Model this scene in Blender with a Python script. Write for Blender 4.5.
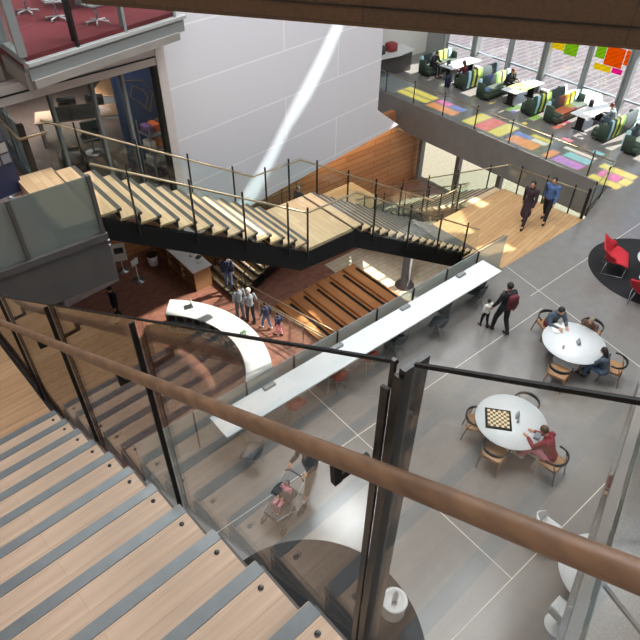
import bpy, bmesh, math, random
from mathutils import Vector, Matrix
random.seed(7)
R = math.radians
sc = bpy.context.scene
for o in list(bpy.data.objects): bpy.data.objects.remove(o)
COL = sc.collection

# ------------------------------------------------------------ camera
CAMH = 11.3
cam = bpy.data.objects.new('camera', bpy.data.cameras.new('camera')); COL.objects.link(cam)
cam.data.sensor_width = 36; cam.data.lens = 36*593/640.; cam.data.clip_start = .05; cam.data.clip_end = 500
_R = ((.77003788, -.41636087, .48341006), (-.63790028, -.51572615, .57193511), (.01117581, -.74877911, -.66272539))
mw = Matrix(((_R[0][0], -_R[0][1], -_R[0][2], 0), (_R[1][0], -_R[1][1], -_R[1][2], 0), (_R[2][0], -_R[2][1], -_R[2][2], CAMH), (0, 0, 0, 1)))
cam.matrix_world = mw
sc.camera = cam

# ------------------------------------------------------------ world, sun, skylights, exposure
W = bpy.data.worlds.new('World'); sc.world = W; W.use_nodes = True
W.node_tree.nodes['Background'].inputs[0].default_value = (.72, .84, 1, 1)
W.node_tree.nodes['Background'].inputs[1].default_value = 1.6
SUN_EL, SUN_AZ = R(40), R(14)
L = Vector((-math.cos(SUN_AZ)*math.cos(SUN_EL), math.sin(SUN_AZ)*math.cos(SUN_EL), -math.sin(SUN_EL)))   # travel direction
sun = bpy.data.objects.new('sun', bpy.data.lights.new('sun', 'SUN')); COL.objects.link(sun)
sun.data.energy = 22; sun.data.angle = R(.6); sun.data.color = (1, .95, .87)
sun.rotation_euler = L.to_track_quat('-Z', 'Y').to_euler(); sun.location = (40, -5, 40)

def area(name, loc, sx, sy, energy, color=(1, 1, 1), direction=(0, 0, -1)):
    l = bpy.data.objects.new(name, bpy.data.lights.new(name, 'AREA')); COL.objects.link(l)
    l.data.shape = 'RECTANGLE'; l.data.size = sx; l.data.size_y = sy; l.data.energy = energy; l.data.color = color
    l.location = loc; l.rotation_euler = Vector(direction).to_track_quat('-Z', 'Y').to_euler()
    return l
area('skylight_hall', (12, 3, 19.5), 9, 7, 1950, (.93, .97, 1))
area('skylight_stair', (6, 9, 19.5), 8, 2.5, 1900, (.95, .98, 1))
area('skylight_back', (-3, -3, 19.0), 5, 7, 900, (.97, .98, 1))
area('skylight_front', (12.6, 12.2, 19.0), 2.4, 1.8, 1100, (.92, .97, 1))
area('skylight_lounge', (24, 12, 16), 6, 14, 900, (.95, .98, 1))
sc.view_settings.view_transform = 'Standard'; sc.view_settings.look = 'None'
sc.view_settings.gamma = 1; sc.view_settings.use_curve_mapping = False
sc.view_settings.exposure = 0.0

# ------------------------------------------------------------ materials
def lin(h):
    if isinstance(h, str):
        h = h.lstrip('#'); c = [int(h[i:i+2], 16)/255 for i in (0, 2, 4)]
    else: c = [x/255 for x in h]
    return tuple(x/12.92 if x <= .04045 else ((x+.055)/1.055)**2.4 for x in c) + (1,)
def mat(name, col, rough=.6, metal=0, noise=0, nscale=8, bump=0, spec=None, coat=0):
    m = bpy.data.materials.new(name); m.use_nodes = True
    nt = m.node_tree; b = nt.nodes['Principled BSDF']
    b.inputs['Roughness'].default_value = rough; b.inputs['Metallic'].default_value = metal
    if spec is not None: b.inputs['Specular IOR Level'].default_value = spec
    if coat: b.inputs['Coat Weight'].default_value = coat; b.inputs['Coat Roughness'].default_value = .12
    c = lin(col); b.inputs['Base Color'].default_value = c
    if not noise: noise = .05
    tc = nt.nodes.new('ShaderNodeTexCoord'); n = nt.nodes.new('ShaderNodeTexNoise')
    n.inputs['Scale'].default_value = nscale; n.inputs['Detail'].default_value = 4
    nt.links.new(tc.outputs['Object'], n.inputs['Vector'])
    r = nt.nodes.new('ShaderNodeMixRGB'); r.blend_type = 'MIX'
    r.inputs[1].default_value = tuple(x*(1-noise) for x in c[:3])+(1,)
    r.inputs[2].default_value = tuple(min(1, x*(1+noise)) for x in c[:3])+(1,)
    nt.links.new(n.outputs['Fac'], r.inputs[0]); nt.links.new(r.outputs[0], b.inputs['Base Color'])
    if bump:
        bp = nt.nodes.new('ShaderNodeBump'); bp.inputs['Strength'].default_value = bump
        nt.links.new(n.outputs['Fac'], bp.inputs['Height']); nt.links.new(bp.outputs[0], b.inputs['Normal'])
    return m
def planks(name, c1, c2, cm, rot=(0, 0, 0), width=.12, length=1.6, gap=.004, rough=.45, grain=.25, fl=0, coat=0):
    """brick texture as boards; brick x = board length"""
    m = mat(name, c1, rough, coat=coat); nt = m.node_tree; b = nt.nodes['Principled BSDF']
    tc = nt.nodes.new('ShaderNodeTexCoord'); mp = nt.nodes.new('ShaderNodeMapping'); mp.inputs['Rotation'].default_value = rot
    nt.links.new(tc.outputs['Object'], mp.inputs[0])
    br = nt.nodes.new('ShaderNodeTexBrick'); nt.links.new(mp.outputs[0], br.inputs[0])
    br.inputs['Scale'].default_value = 1; br.inputs['Brick Width'].default_value = length; br.inputs['Row Height'].default_value = width
    br.inputs['Mortar Size'].default_value = gap; br.inputs['Mortar Smooth'].default_value = .1; br.offset = .37
    br.inputs['Color1'].default_value = lin(c1); br.inputs['Color2'].default_value = lin(c2); br.inputs['Mortar'].default_value = lin(cm)
    m2 = nt.nodes.new('ShaderNodeMapping'); m2.inputs['Scale'].default_value = (1.2, 22, 22)
    nt.links.new(mp.outputs[0], m2.inputs[0])
    n = nt.nodes.new('ShaderNodeTexNoise'); n.inputs['Scale'].default_value = 1.6; n.inputs['Detail'].default_value = 6
    nt.links.new(m2.outputs[0], n.inputs[0])
    rp = nt.nodes.new('ShaderNodeValToRGB'); rp.color_ramp.elements[0].position = .3; rp.color_ramp.elements[1].position = .7
    rp.color_ramp.elements[0].color = (1-grain,)*3+(1,); rp.color_ramp.elements[1].color = (1, 1, 1, 1)
    nt.links.new(n.outputs['Fac'], rp.inputs[0])
    mx = nt.nodes.new('ShaderNodeMixRGB'); mx.blend_type = 'MULTIPLY'; mx.inputs[0].default_value = 1
    nt.links.new(br.outputs[0], mx.inputs[1]); nt.links.new(rp.outputs[0], mx.inputs[2]); nt.links.new(mx.outputs[0], b.inputs['Base Color'])
    return m
def bricks(name, c1, c2, cm, w, h, gap, rough=.7):
    m = planks(name, c1, c2, cm, width=h, length=w, gap=gap, rough=rough, grain=.15)
    for n in m.node_tree.nodes:
        if n.type == 'TEX_BRICK': n.offset = .5
        if n.type == 'MAPPING' and n.inputs['Scale'].default_value[1] > 2: n.inputs['Scale'].default_value = (3, 3, 3)
    return m
def glass(name, tint=(.93, .96, .95), rough=.0, ior=1.5, haze=0., hazecol=(.6, .7, .68)):
    m = bpy.data.materials.new(name); m.use_nodes = True; nt = m.node_tree; nt.nodes.clear()
    out = nt.nodes.new('ShaderNodeOutputMaterial'); tr = nt.nodes.new('ShaderNodeBsdfTransparent'); gl = nt.nodes.new('ShaderNodeBsdfGlossy')
    tr.inputs[0].default_value = tuple(tint)+(1,); gl.inputs['Roughness'].default_value = rough
    fr = nt.nodes.new('ShaderNodeFresnel'); gm = nt.nodes.new('ShaderNodeNewGeometry'); mr = nt.nodes.new('ShaderNodeMapRange')
    mr.inputs['To Min'].default_value = ior; mr.inputs['To Max'].default_value = 1/ior      # same reflectance from either side of the pane
    nt.links.new(gm.outputs['Backfacing'], mr.inputs['Value']); nt.links.new(mr.outputs[0], fr.inputs[0])
    mx = nt.nodes.new('ShaderNodeMixShader'); nt.links.new(fr.outputs[0], mx.inputs[0])
    base = tr.outputs[0]
    if haze:
        df = nt.nodes.new('ShaderNodeBsdfDiffuse'); df.inputs[0].default_value = tuple(hazecol)+(1,)
        m2 = nt.nodes.new('ShaderNodeMixShader'); m2.inputs[0].default_value = haze
        nt.links.new(base, m2.inputs[1]); nt.links.new(df.outputs[0], m2.inputs[2]); base = m2.outputs[0]
    nt.links.new(base, mx.inputs[1]); nt.links.new(gl.outputs[0], mx.inputs[2]); nt.links.new(mx.outputs[0], out.inputs[0])
    return m
def emit(name, col, s):
    m = bpy.data.materials.new(name); m.use_nodes = True; b = m.node_tree.nodes['Principled BSDF']
    b.inputs['Base Color'].default_value = lin(col); b.inputs['Emission Color'].default_value = lin(col); b.inputs['Emission Strength'].default_value = s
    return m
M = {}
M['floor'] = mat('terrazzo', '817d79', .2, noise=.16, nscale=3)
def _terr():
    nt = M['floor'].node_tree; b = nt.nodes['Principled BSDF']
    tc = nt.nodes.new('ShaderNodeTexCoord'); n = nt.nodes.new('ShaderNodeTexNoise'); n.inputs['Scale'].default_value = 55; n.inputs['Detail'].default_value = 3
    nt.links.new(tc.outputs['Object'], n.inputs['Vector'])
    rp = nt.nodes.new('ShaderNodeValToRGB'); rp.color_ramp.elements[0].position = .35; rp.color_ramp.elements[1].position = .65
    rp.color_ramp.elements[0].color = (.72, .72, .72, 1); rp.color_ramp.elements[1].color = (1, 1, 1, 1)
    nt.links.new(n.outputs['Fac'], rp.inputs[0])
    src = b.inputs['Base Color'].links[0].from_socket
    mx = nt.nodes.new('ShaderNodeMixRGB'); mx.blend_type = 'MULTIPLY'; mx.inputs[0].default_value = 1
    nt.links.new(src, mx.inputs[1]); nt.links.new(rp.outputs[0], mx.inputs[2]); nt.links.new(mx.outputs[0], b.inputs['Base Color'])
_terr()
M['joint'] = mat('joint', 'd8d2c4', .5)
M['oakstair'] = planks('oak_stair', 'b09680', 'a48a74', '8e765f', width=.0938, length=1.9, gap=.0008, rough=.5, grain=.34)
M['oakland'] = planks('oak_landing', 'a98563', '997654', '745842', width=.1, length=1.7, gap=.002, rough=.4, grain=.3)
M['paleoak'] = planks('pale_oak', 'd0b492', 'c2a480', '8f7654', width=.14, length=2, gap=.002, rough=.45, grain=.18)
M['paleoaky'] = planks('pale_oak_y', 'd0b08a', 'bf9d76', '8f7654', rot=(0, 0, R(90)), width=.14, length=2, gap=.003, rough=.45, grain=.18)
M['woodland'] = planks('wood_landing', 'c9a272', 'b78c5e', '80603e', rot=(0, 0, R(-8)), width=.16, length=2.2, gap=.006, rough=.45, grain=.25)
M['woodwall'] = planks('wood_wall', 'c98f5e', 'b87d4f', '5e3c22', rot=(R(90), 0, 0), width=.3, length=3.1, gap=.012, rough=.6, grain=.22)
M['seatwood'] = planks('seat_wood', 'b87a48', 'a66b3d', '6a4226', rot=(0, 0, R(90)), width=.2, length=2.6, gap=.004, rough=.5, grain=.25)
M['beam'] = planks('beam_wood', '5e4024', '523820', '3a2614', rot=(R(90), 0, 0), width=.35, length=1.3, gap=.003, rough=.6, grain=.3)
M['rail'] = planks('rail_wood', '78583f', '664833', '4e3827', rot=(0, 0, R(90)), width=5, length=9, gap=.0, rough=.5, grain=.5)
M['oak'] = mat('oak', '9a7450', .5, noise=.15, nscale=20)
M['nosing'] = mat('nosing_metal', '6e7274', .38, .6, noise=.2, nscale=14)
M['darknosing'] = mat('dark_nosing', '4a4540', .6)
M['black'] = mat('black_steel', '1b1917', .4, .2)
M['post'] = mat('post_bronze', '110e0c', .32, .0)
M['blackpaint'] = mat('black_paint', '0c0b0b', .6, spec=.25)
M['brass'] = mat('rail_bronze', 'a08c70', .35, .6)
M['steel'] = mat('steel', 'a9adb0', .3, .8)
M['white'] = mat('white_paint', 'e4e4e6', .7)
M['whitewall'] = planks('white_panel', 'cdcbd0', 'cac8ce', 'dedde0', width=1.25, length=6, gap=.02, rough=.8, grain=.02)
for n in M['whitewall'].node_tree.nodes:
    if n.type == 'MAPPING' and n.inputs['Scale'].default_value[1] == 1: n.inputs['Rotation'].default_value = (R(90), 0, 0)
M['pinkwhite'] = mat('pinkish_white', 'c9bfbd', .7)
M['laminate'] = mat('white_laminate', 'd2d5d6', .32)
M['concrete'] = mat('concrete', '827c77', .75, noise=.25, nscale=1.6, bump=.1)
M['slabedge'] = mat('slab_edge', '7b7672', .7, noise=.22, nscale=1.5)
M['fascia'] = mat('dark_fascia', '4a4644', .7, noise=.2, nscale=2)
M['grey'] = mat('grey_metal', '7d8080', .5)
M['lightgrey'] = mat('light_grey', '9a9b9a', .5)
M['railcap'] = mat('rail_cap', '77736f', .55)
M['brick'] = bricks('red_brick_floor', '946050', '7c4c3c', '7a6458', .22, .11, .008, .55)
M['carpet'] = mat('red_carpet', '682227', .95, noise=.15, nscale=6)
M['office_floor'] = mat('office_floor', '4a3d36', .8, noise=.2, nscale=3)
M['bluewall'] = mat('blue_wall', '26426e', .8)
M['plaster'] = mat('plaster', 'd9d6d0', .8)
M['rug'] = mat('black_rug', '1c1b1d', .95, noise=.3, nscale=60)
M['chairblack'] = mat('chair_black', '17181a', .45)
M['shellgrey'] = mat('shell_grey', '3c4043', .5)
M['redfab'] = mat('red_fabric', 'b5202c', .8)
M['orangeshell'] = mat('orange_shell', '9a3526', .5)
M['darkred'] = mat('dark_red', '8e2f30', .5)
M['skin'] = mat('skin', 'c08d70', .6)
M['skin2'] = mat('skin_tan', '8a5c46', .6)
M['hairdark'] = mat('hair_dark', '1c1512', .6)
M['hairbrown'] = mat('hair_brown', '54402c', .6)
M['hairred'] = mat('hair_red', '6a2a20', .6)
M['hairblond'] = mat('hair_grey', '8a7c6c', .6)
for k, c in dict(cblack='1d1d21', cnavy='2a3550', cblue='4a6490', cmaroon='5e1f2a', cwhite='d9d5cc', cgrey='7f858b', cslate='44505c', cdarkred='7c2430', cjeans='4a5f7c', cbrown='5a4234', cpink='d98a9a', ckhaki='9a8b72', cshoe='26221f', cshoew='c9c4bc', cplum='33222a').items():
    M[k] = mat('cloth_'+k[1:], c, .85, noise=.12, nscale=30)
M['gl_near'] = glass('guard_glass', (.955, .96, .95), ior=1.56)
M['gl'] = glass('railing_glass', (.93, .97, .955), ior=1.36)
M['gl_bench'] = glass('bench_glass', (.86, .91, .89), ior=1.5, rough=.05, haze=.45, hazecol=(.66, .72, .69))
M['gl_frost'] = glass('frosted_glass', (.7, .78, .75), ior=1.5, rough=.25, haze=.62, hazecol=(.20, .23, .22))
M['gl_blue'] = glass('blue_glass', (.72, .85, .88), ior=1.5, rough=.1, haze=.35, hazecol=(.55, .7, .74))
M['gl_win'] = glass('window_glass', (.97, .98, .99), ior=1.45)
M['gl_office'] = glass('office_glass', (.80, .80, .80), ior=1.5)
M['gravel'] = mat('pale_gravel', '6f6a5a', .9, noise=.45, nscale=7)
M['palefloor_sunlit'] = bricks('pale_brick_floor_sunlit', 'd8c8ae', 'cbbba2', 'b0a088', .5, .25, .012, .8)  # pale floor, colour lightened in place of sunlight the lounge slab blocks
M['paving'] = bricks('plaza_paving', '4a4248', '40393c', '5e585a', 1.6, .6, .07, .8)
M['foliage'] = mat('leaf_green', '4f8a3c', .7)
M['paper'] = mat('paper', 'e6e4de', .8, noise=.1, nscale=30)
M['screen'] = mat('dark_screen', '15171b', .25)
M['orange'] = mat('orange', 'd8662a', .6)
M['purple'] = mat('purple', '6a4a8a', .7)
M['navy'] = mat('navy', '1e2440', .6)

# ------------------------------------------------------------ mesh helpers
class MB:
    def __init__(s): s.v = []; s.f = []; s.mi = []; s.sm = []; s.cur = 0
    def add(s, vs, fs, smooth=False):
        n = len(s.v); s.v += [tuple(v) for v in vs]
        for f in fs: s.f.append([n+i for i in f]); s.mi.append(s.cur); s.sm.append(smooth)
        return s
    def box(s, c, d, rz=0, rx=0, ry=0):
        m = Matrix.Translation(c) @ Matrix.Rotation(rz, 4, 'Z') @ Matrix.Rotation(ry, 4, 'Y') @ Matrix.Rotation(rx, 4, 'X')
        vs = [m @ Vector((x*d[0]/2, y*d[1]/2, z*d[2]/2)) for x in (-1, 1) for y in (-1, 1) for z in (-1, 1)]
        return s.add(vs, [(0, 1, 3, 2), (4, 6, 7, 5), (0, 4, 5, 1), (2, 3, 7, 6), (0, 2, 6, 4), (1, 5, 7, 3)])
    def rbox(s, c, d, r=.03, rz=0):                      # box with rounded vertical edges and chamfered top
        pts = []
        for (sx, sy, a0) in ((1, 1, 0), (-1, 1, 90), (-1, -1, 180), (1, -1, 270)):
            for k in range(4):
                a = R(a0+30*k); pts.append((sx*(d[0]/2-r)+r*math.cos(a), sy*(d[1]/2-r)+r*math.sin(a)))
        m = Matrix.Translation(c) @ Matrix.Rotation(rz, 4, 'Z'); n = len(pts); vs = []
        fx, fy = 1-r*1.2/d[0], 1-r*1.2/d[1]; h = d[2]/2; rr = min(r, h*.6)
        for z, q in ((-h, 1), (h-rr, 1), (h-rr*.3, .5+.5*min(fx, fy)), (h, min(fx, fy))):
            vs += [m @ Vector((x*q, y*q, z)) for x, y in pts]
        fs = [[(k*n+i), (k*n+(i+1) % n), ((k+1)*n+(i+1) % n), ((k+1)*n+i)] for k in range(3) for i in range(n)]
        fs += [list(range(n))[::-1], list(range(3*n, 4*n))]
        return s.add(vs, fs, True)
    def bar(s, a, b, w, h, up=(0, 0, 1)):                 # rectangular bar between two points
        a, b = Vector(a), Vector(b); d = (b-a).normalized(); u = Vector(up)
        sd = d.cross(u)
        if sd.length < 1e-4: sd = d.cross(Vector((0, 1, 0)))
        sd.normalize(); u2 = sd.cross(d)
        vs = [p + sd*(i*w/2) + u2*(j*h/2) for p in (a, b) for i in (-1, 1) for j in (-1, 1)]
        return s.add(vs, [(0, 1, 3, 2), (4, 6, 7, 5), (0, 4, 5, 1), (2, 3, 7, 6), (0, 2, 6, 4), (1, 5, 7, 3)])
    def tube(s, pts, r, seg=10, closed=False):
        pts = [Vector(p) for p in pts]; n = len(pts); rs = r if isinstance(r, (list, tuple)) else [r]*n
        vs = []; prev = None
        for i, p in enumerate(pts):
            if closed: d = pts[(i+1) % n]-pts[i-1]
            else: d = pts[min(i+1, n-1)]-pts[max(i-1, 0)]
            d.normalize()
            if prev is None:
                sd = d.cross(Vector((0, 0, 1)))
                if sd.length < 1e-3: sd = d.cross(Vector((0, 1, 0)))
            else: sd = prev - d*prev.dot(d)
            sd.normalize(); prev = sd; u = sd.cross(d)
            for k in range(seg):
                a = 2*math.pi*k/seg; vs.append(p+(sd*math.cos(a)+u*math.sin(a))*rs[i])
        fs = []
        for i in range(n if closed else n-1):
            j = (i+1) % n
            for k in range(seg): fs.append([i*seg+k, i*seg+(k+1) % seg, j*seg+(k+1) % seg, j*seg+k])
        s.add(vs, fs, True)
        if not closed: s.add([v for v in vs[:seg]], [list(range(seg))]); s.add([v for v in vs[-seg:]], [list(range(seg))[::-1]])
        return s
    def lathe(s, prof, c=(0, 0, 0), seg=32, sx=1, sy=1):
        vs = [(c[0]+r*sx*math.cos(2*math.pi*k/seg), c[1]+r*sy*math.sin(2*math.pi*k/seg), c[2]+z) for r, z in prof for k in range(seg)]
        fs = [[i*seg+k, i*seg+(k+1) % seg, (i+1)*seg+(k+1) % seg, (i+1)*seg+k] for i in range(len(prof)-1) for k in range(seg)]
        s.add(vs, fs, True)
        if prof[0][0] > 1e-3: s.add(vs[:seg], [list(range(seg))[::-1]])
        if prof[-1][0] > 1e-3: s.add(vs[-seg:], [list(range(seg))])
        return s
    def ball(s, c, r, seg=14, rot=None):
        rx, ry, rz = r if isinstance(r, (list, tuple)) else (r, r, r); vs = []; fs = []; n = seg//2
        for i in range(n+1):
            t = math.pi*i/n
            for k in range(seg):
                a = 2*math.pi*k/seg; p = Vector((rx*math.sin(t)*math.cos(a), ry*math.sin(t)*math.sin(a), rz*math.cos(t)))
                if rot: p = rot @ p
                vs.append(Vector(c)+p)
        for i in range(n):
            for k in range(seg): fs.append([i*seg+k, (i+1)*seg+k, (i+1)*seg+(k+1) % seg, i*seg+(k+1) % seg])
        return s.add(vs, fs, True)
    def prism(s, poly, z0, z1):
        n = len(poly); vs = [(x, y, z0) for x, y in poly]+[(x, y, z1) for x, y in poly]
        ar = sum(poly[i][0]*poly[(i+1) % n][1]-poly[(i+1) % n][0]*poly[i][1] for i in range(n))
        o = list(range(n)); fs = [o[::-1], [n+i for i in o]]+[[i, (i+1) % n, n+(i+1) % n, n+i] for i in o]
        if ar < 0: fs = [f[::-1] for f in fs]
        return s.add(vs, fs)
    def slab(s, pts, nrm, t):                             # planar polygon extruded by t along nrm
        n = len(pts); q = [Vector(p) for p in pts]; d = Vector(nrm).normalized()*t
        vs = q+[p+d for p in q]; o = list(range(n))
        return s.add(vs, [o[::-1], [n+i for i in o]]+[[i, (i+1) % n, n+(i+1) % n, n+i] for i in o])
    def loft(s, rings, cap=True):                         # closed rings of equal count
        n = len(rings[0]); vs = [p for r in rings for p in r]
        fs = [[i*n+k, i*n+(k+1) % n, (i+1)*n+(k+1) % n, (i+1)*n+k] for i in range(len(rings)-1) for k in range(n)]
        s.add(vs, fs, True)
        if cap: s.add(rings[0], [list(range(n))[::-1]]); s.add(rings[-1], [list(range(n))])
        return s
    def build(s, name, m, parent=None, loc=None, rz=0, fix=True):
        me = bpy.data.meshes.new(name); me.from_pydata(s.v, [], s.f)
        for x in (m if isinstance(m, (list, tuple)) else [m]): me.materials.append(x)
        me.polygons.foreach_set('material_index', s.mi); me.polygons.foreach_set('use_smooth', s.sm)
        if fix:
            bm = bmesh.new(); bm.from_mesh(me); bmesh.ops.remove_doubles(bm, verts=bm.verts, dist=1e-5)
            bmesh.ops.recalc_face_normals(bm, faces=bm.faces); bm.to_mesh(me); bm.free()
        me.update()
        if any(s.sm): me.shade_auto_smooth(use_auto_smooth=True) if hasattr(me, 'shade_auto_smooth') else None
        o = bpy.data.objects.new(name, me); COL.objects.link(o)
        if any(s.sm) and not all(s.sm): pass
        if parent: o.parent = parent
        if loc: o.location = loc
        if rz: o.rotation_euler = (0, 0, rz)
        return o
def tag(o, label, cat, group=None, kind=None):
    o['label'] = label; o['category'] = cat
    if group: o['group'] = group
    if kind: o['kind'] = kind
    return o
def thing(name, label, cat, loc=(0, 0, 0), rz=0, group=None):
    o = bpy.data.objects.new(name, None); o.empty_display_size = .2; COL.objects.link(o)
    o.location = loc; o.rotation_euler = (0, 0, rz); return tag(o, label, cat, group)
def struct(name, mb, m): o = mb.build(name, m); o['kind'] = 'structure'; return o
def dup(root, loc, rz, label, group=None):
    def cp(o, par):
        c = o.copy(); COL.objects.link(c); c.parent = par
        for ch in list(o.children): cp(ch, c)
        return c
    r = cp(root, None); r.location = loc; r.rotation_euler = (0, 0, rz); r['label'] = label
    if group: r['group'] = group
    return r
def B(c, d, rz=0): return MB().box(c, d, rz)
def LB(x0, x1, y0, y1, z0, z1): return MB().box(((x0+x1)/2, (y0+y1)/2, (z0+z1)/2), (abs(x1-x0), abs(y1-y0), abs(z1-z0)))

# ------------------------------------------------------------ shell: floors, walls, roof
EX = 28.4                                                 # plane of the east curtain wall
struct('floor_hall', MB().prism([(-9, -12), (EX, -12), (EX, 24.3), (22, 24.3), (22, 8.75), (19.1, 8.0), (-9, 8.0)], -.6, 0), M['floor'])
struct('floor_landing', MB().prism([(14.35, 8.0), (19.1, 8.0), (18.65, 11.2), (14.35, 11.2)], -.35, 0), M['woodland'])
struct('trim_1', MB().prism([(21.9, 8.6), (22.0, 8.6), (22.0, 24.3), (21.9, 24.3)], -1.5, .03), M['slabedge'])
struct('trim_2', MB().prism([(22.0, 8.76), (EX, 8.76), (EX, 24.3), (22.0, 24.3)], -1.5, -.6), M['slabedge'])
n = 3
for (x0, x1, y0, y1) in ((-3, 28, 1.605, 1.62), (-3, 13.7, 6.02, 6.035), (13.9, 28, 6.58, 6.595)):
    struct('trim_%d' % n, LB(x0, x1, y0, y1, 0, .002), M['joint']); n += 1
struct('trim_%d' % n, LB(6.31, 6.325, 1.6, 8, 0, .002), M['joint']); n += 1
struct('trim_%d' % n, MB().bar((14.58, 8.0, .001), (13.5, 2.0, .001), .015, .002), M['joint']); n += 1
struct('floor_lower', MB().prism([(-9, 6), (24, 6), (24, 30), (-9, 30)], -5.3, -5), M['brick'])
struct('floor_lower_pale_sunlit', MB().prism([(14.5, 9), (23.9, 9), (23.9, 16.9), (14.5, 16.9)], -5, -4.985), M['palefloor_sunlit'])
struct('wall_under_hall', LB(-9, 24, 7.6, 7.9, -5, -.6), M['plaster'])
struct('wall_west', LB(-9.3, -9, -12.3, 30, -5, 27), M['plaster'])
struct('wall_south', LB(-9, EX+.3, -12.3, -12, -.6, 27), M['plaster'])
struct('wall_north', LB(-9, EX+.3, 24.3, 24.6, -.6, 27), M['plaster'])
struct('wall_north_lower', LB(-9, 13.5, 23.2, 23.5, -5, -.6), M['woodwall'])
struct('ceiling_roof', LB(-9.3, EX+.3, -12.3, 30, 27, 27.3), M['plaster'])
struct('wall_back_wood', MB().slab([(11.3, 20.05, -5), (24.2, 20.2, -5), (24.2, 20.2, -.65), (11.3, 20.05, -.65)], (0, 1, 0), .3), M['woodwall'])

# plaza outside
struct('floor_plaza', MB().prism([(24, -40), (140, -40), (140, 90), (24, 90)], -5.2, -5.02), M['paving'])
struct('floor_gravel', MB().prism([(24, 6), (38, 6), (38, 24), (24, 24)], -5.02, -5.0), M['gravel'])

# added sun openings, shaped from wanted patches; unseen upper east wall blocks the rest
def aperture(pts):
    out = []
    for p in pts:
        t = (EX-p[0])/(-L.x); out.append((p[1]-L.y*t, p[2]-L.z*t))
    return out
def poly_area(p): return sum(p[i][0]*p[(i+1) % len(p)][1]-p[(i+1) % len(p)][0]*p[i][1] for i in range(len(p)))/2
HOLES = []
SUNSPOTS = dict(
    streak=[(12.3, 13.6, 7.1), (12.7, 13.65, 7.1), (11.58, 13.48, 5.59), (10.73, 13.34, 4.67), (9.88, 13.2, 4.05), (9.1, 13.08, 3.12), (8.2, 12.99, 2.2), (7.3, 12.87, 2.2), (9.05, 13.07, 3.66), (10.15, 13.25, 4.84), (10.77, 13.35, 5.43)],
    brick=[(5.7, 18.8, -5), (9.6, 19.1, -5), (10.0, 16.6, -5), (11.0, 13.6, -5), (10.3, 11.6, -4.5), (6.2, 10.6, -4), (7.7, 13, -4.0), (7.6, 16, -4.0), (6.6, 17.9, -4.0)],
    bars1=[(14.0, 16.6, -5), (16.1, 16.6, -5), (16.1, 15.6, -5), (14.0, 15.6, -5)],
    bars2=[(14.0, 15.45, -5), (16.1, 15.45, -5), (16.1, 14.5, -5), (14.0, 14.5, -5)],
    bars3=[(14.0, 14.35, -5), (16.1, 14.35, -5), (16.1, 13.4, -5), (14.0, 13.4, -5)],
    bars4=[(14.0, 13.25, -5), (16.1, 13.25, -5), (16.1, 12.2, -5), (14.0, 12.2, -5)],
    seat=[(11.3, 14.6, -4.8), (11.7, 14.6, -4.8), (11.7, 12.2, -4.8), (11.3, 12.2, -4.8)],
    steps=[(10.6, 17.4, -4.5), (11.6, 17.4, -4.0), (11.6, 19.3, -4.0), (10.6, 19.3, -4.5)],
    treads=[(5.35, 10.9, 4.5), (5.95, 10.9, 4.2), (6.5, 9.0, 4.0), (5.9, 9.0, 4.3)],
    landing=[(14.5, 9.3, 0), (15.6, 9.0, 0), (15.6, 8.4, 0), (14.5, 8.8, 0)],
    landing2=[(14.5, 10.6, 0), (15.3, 10.4, 0), (15.3, 9.9, 0), (14.5, 10.0, 0)],
)
for k, pts in SUNSPOTS.items(): HOLES.append(aperture(pts))
# unseen tinted panes added to dim the sun through two of the openings
M['gl_slot'] = glass('slot_dim_glass', (.42, .52, .55), ior=1.2); M['gl_slot2'] = glass('slot_dim_glass_warm', (.46, .45, .43), ior=1.2)
for k_, (nm, gm_) in enumerate((('streak', 'gl_slot'), ('brick', 'gl_slot2'))):
    q = aperture(SUNSPOTS[nm]); o = MB().add([(EX+.02, y, z) for y, z in q], [tuple(range(len(q)))]).build('window_%d' % (80+k_), M[gm_]); o['kind'] = 'structure'
# coloured panels high in the lounge glazing: floor patch x0,x1,y0,y1 -> colour
COLS = dict(yellow=(1, .86, .05), red=(1, .12, .10), orange=(1, .33, .02), magenta=(1, .1, .55), purple=(.62, .2, 1), blue=(.12, .25, 1), cyan=(.2, .75, 1), pink=(1, .25, .4), clear=(.95, .95, .95), green=(.5, .8, .1))
PATCH = [(22.55, 23.0, 18.9, 20.9, 'yellow'), (23.1, 23.6, 18.9, 20.9, 'yellow'), (22.4, 23.0, 17.05, 18.75, 'orange'), (23.1, 23.55, 17.05, 17.8, 'blue'), (23.1, 23.55, 17.9, 18.75, 'magenta'),
         (22.3, 23.8, 15.75, 16.4, 'yellow'), (22.3, 23.8, 14.95, 15.7, 'red'), (22.3, 23.8, 14.2, 14.9, 'yellow'),
         (22.3, 23.05, 12.5, 13.9, 'orange'), (23.1, 23.45, 13.2, 14.0, 'blue'), (23.1, 23.45, 12.4, 13.15, 'clear'), (23.5, 23.8, 12.4, 13.4, 'yellow'),
         (22.25, 22.85, 10.25, 11.5, 'purple'), (22.25, 23.1, 11.6, 12.0, 'orange'), (22.95, 23.5, 10.25, 11.4, 'cyan'), (23.6, 23.85, 10.3, 11.8, 'clear'),
         (22.0, 22.5, 8.4, 9.7, 'yellow'), (22.55, 23.15, 8.75, 9.6, 'magenta'), (22.55, 23.15, 8.3, 8.7, 'yellow'), (23.2, 23.7, 8.4, 9.9, 'yellow'),
         (24.5, 24.9, 17.3, 18.1, 'blue'), (24.5, 24.9, 15.9, 16.4, 'clear'), (24.3, 24.55, 13.9, 14.5, 'yellow'), (24.3, 24.6, 11.9, 12.4, 'pink'), (24.2, 24.5, 10.2, 10.8, 'cyan')]
PANES = []
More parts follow.
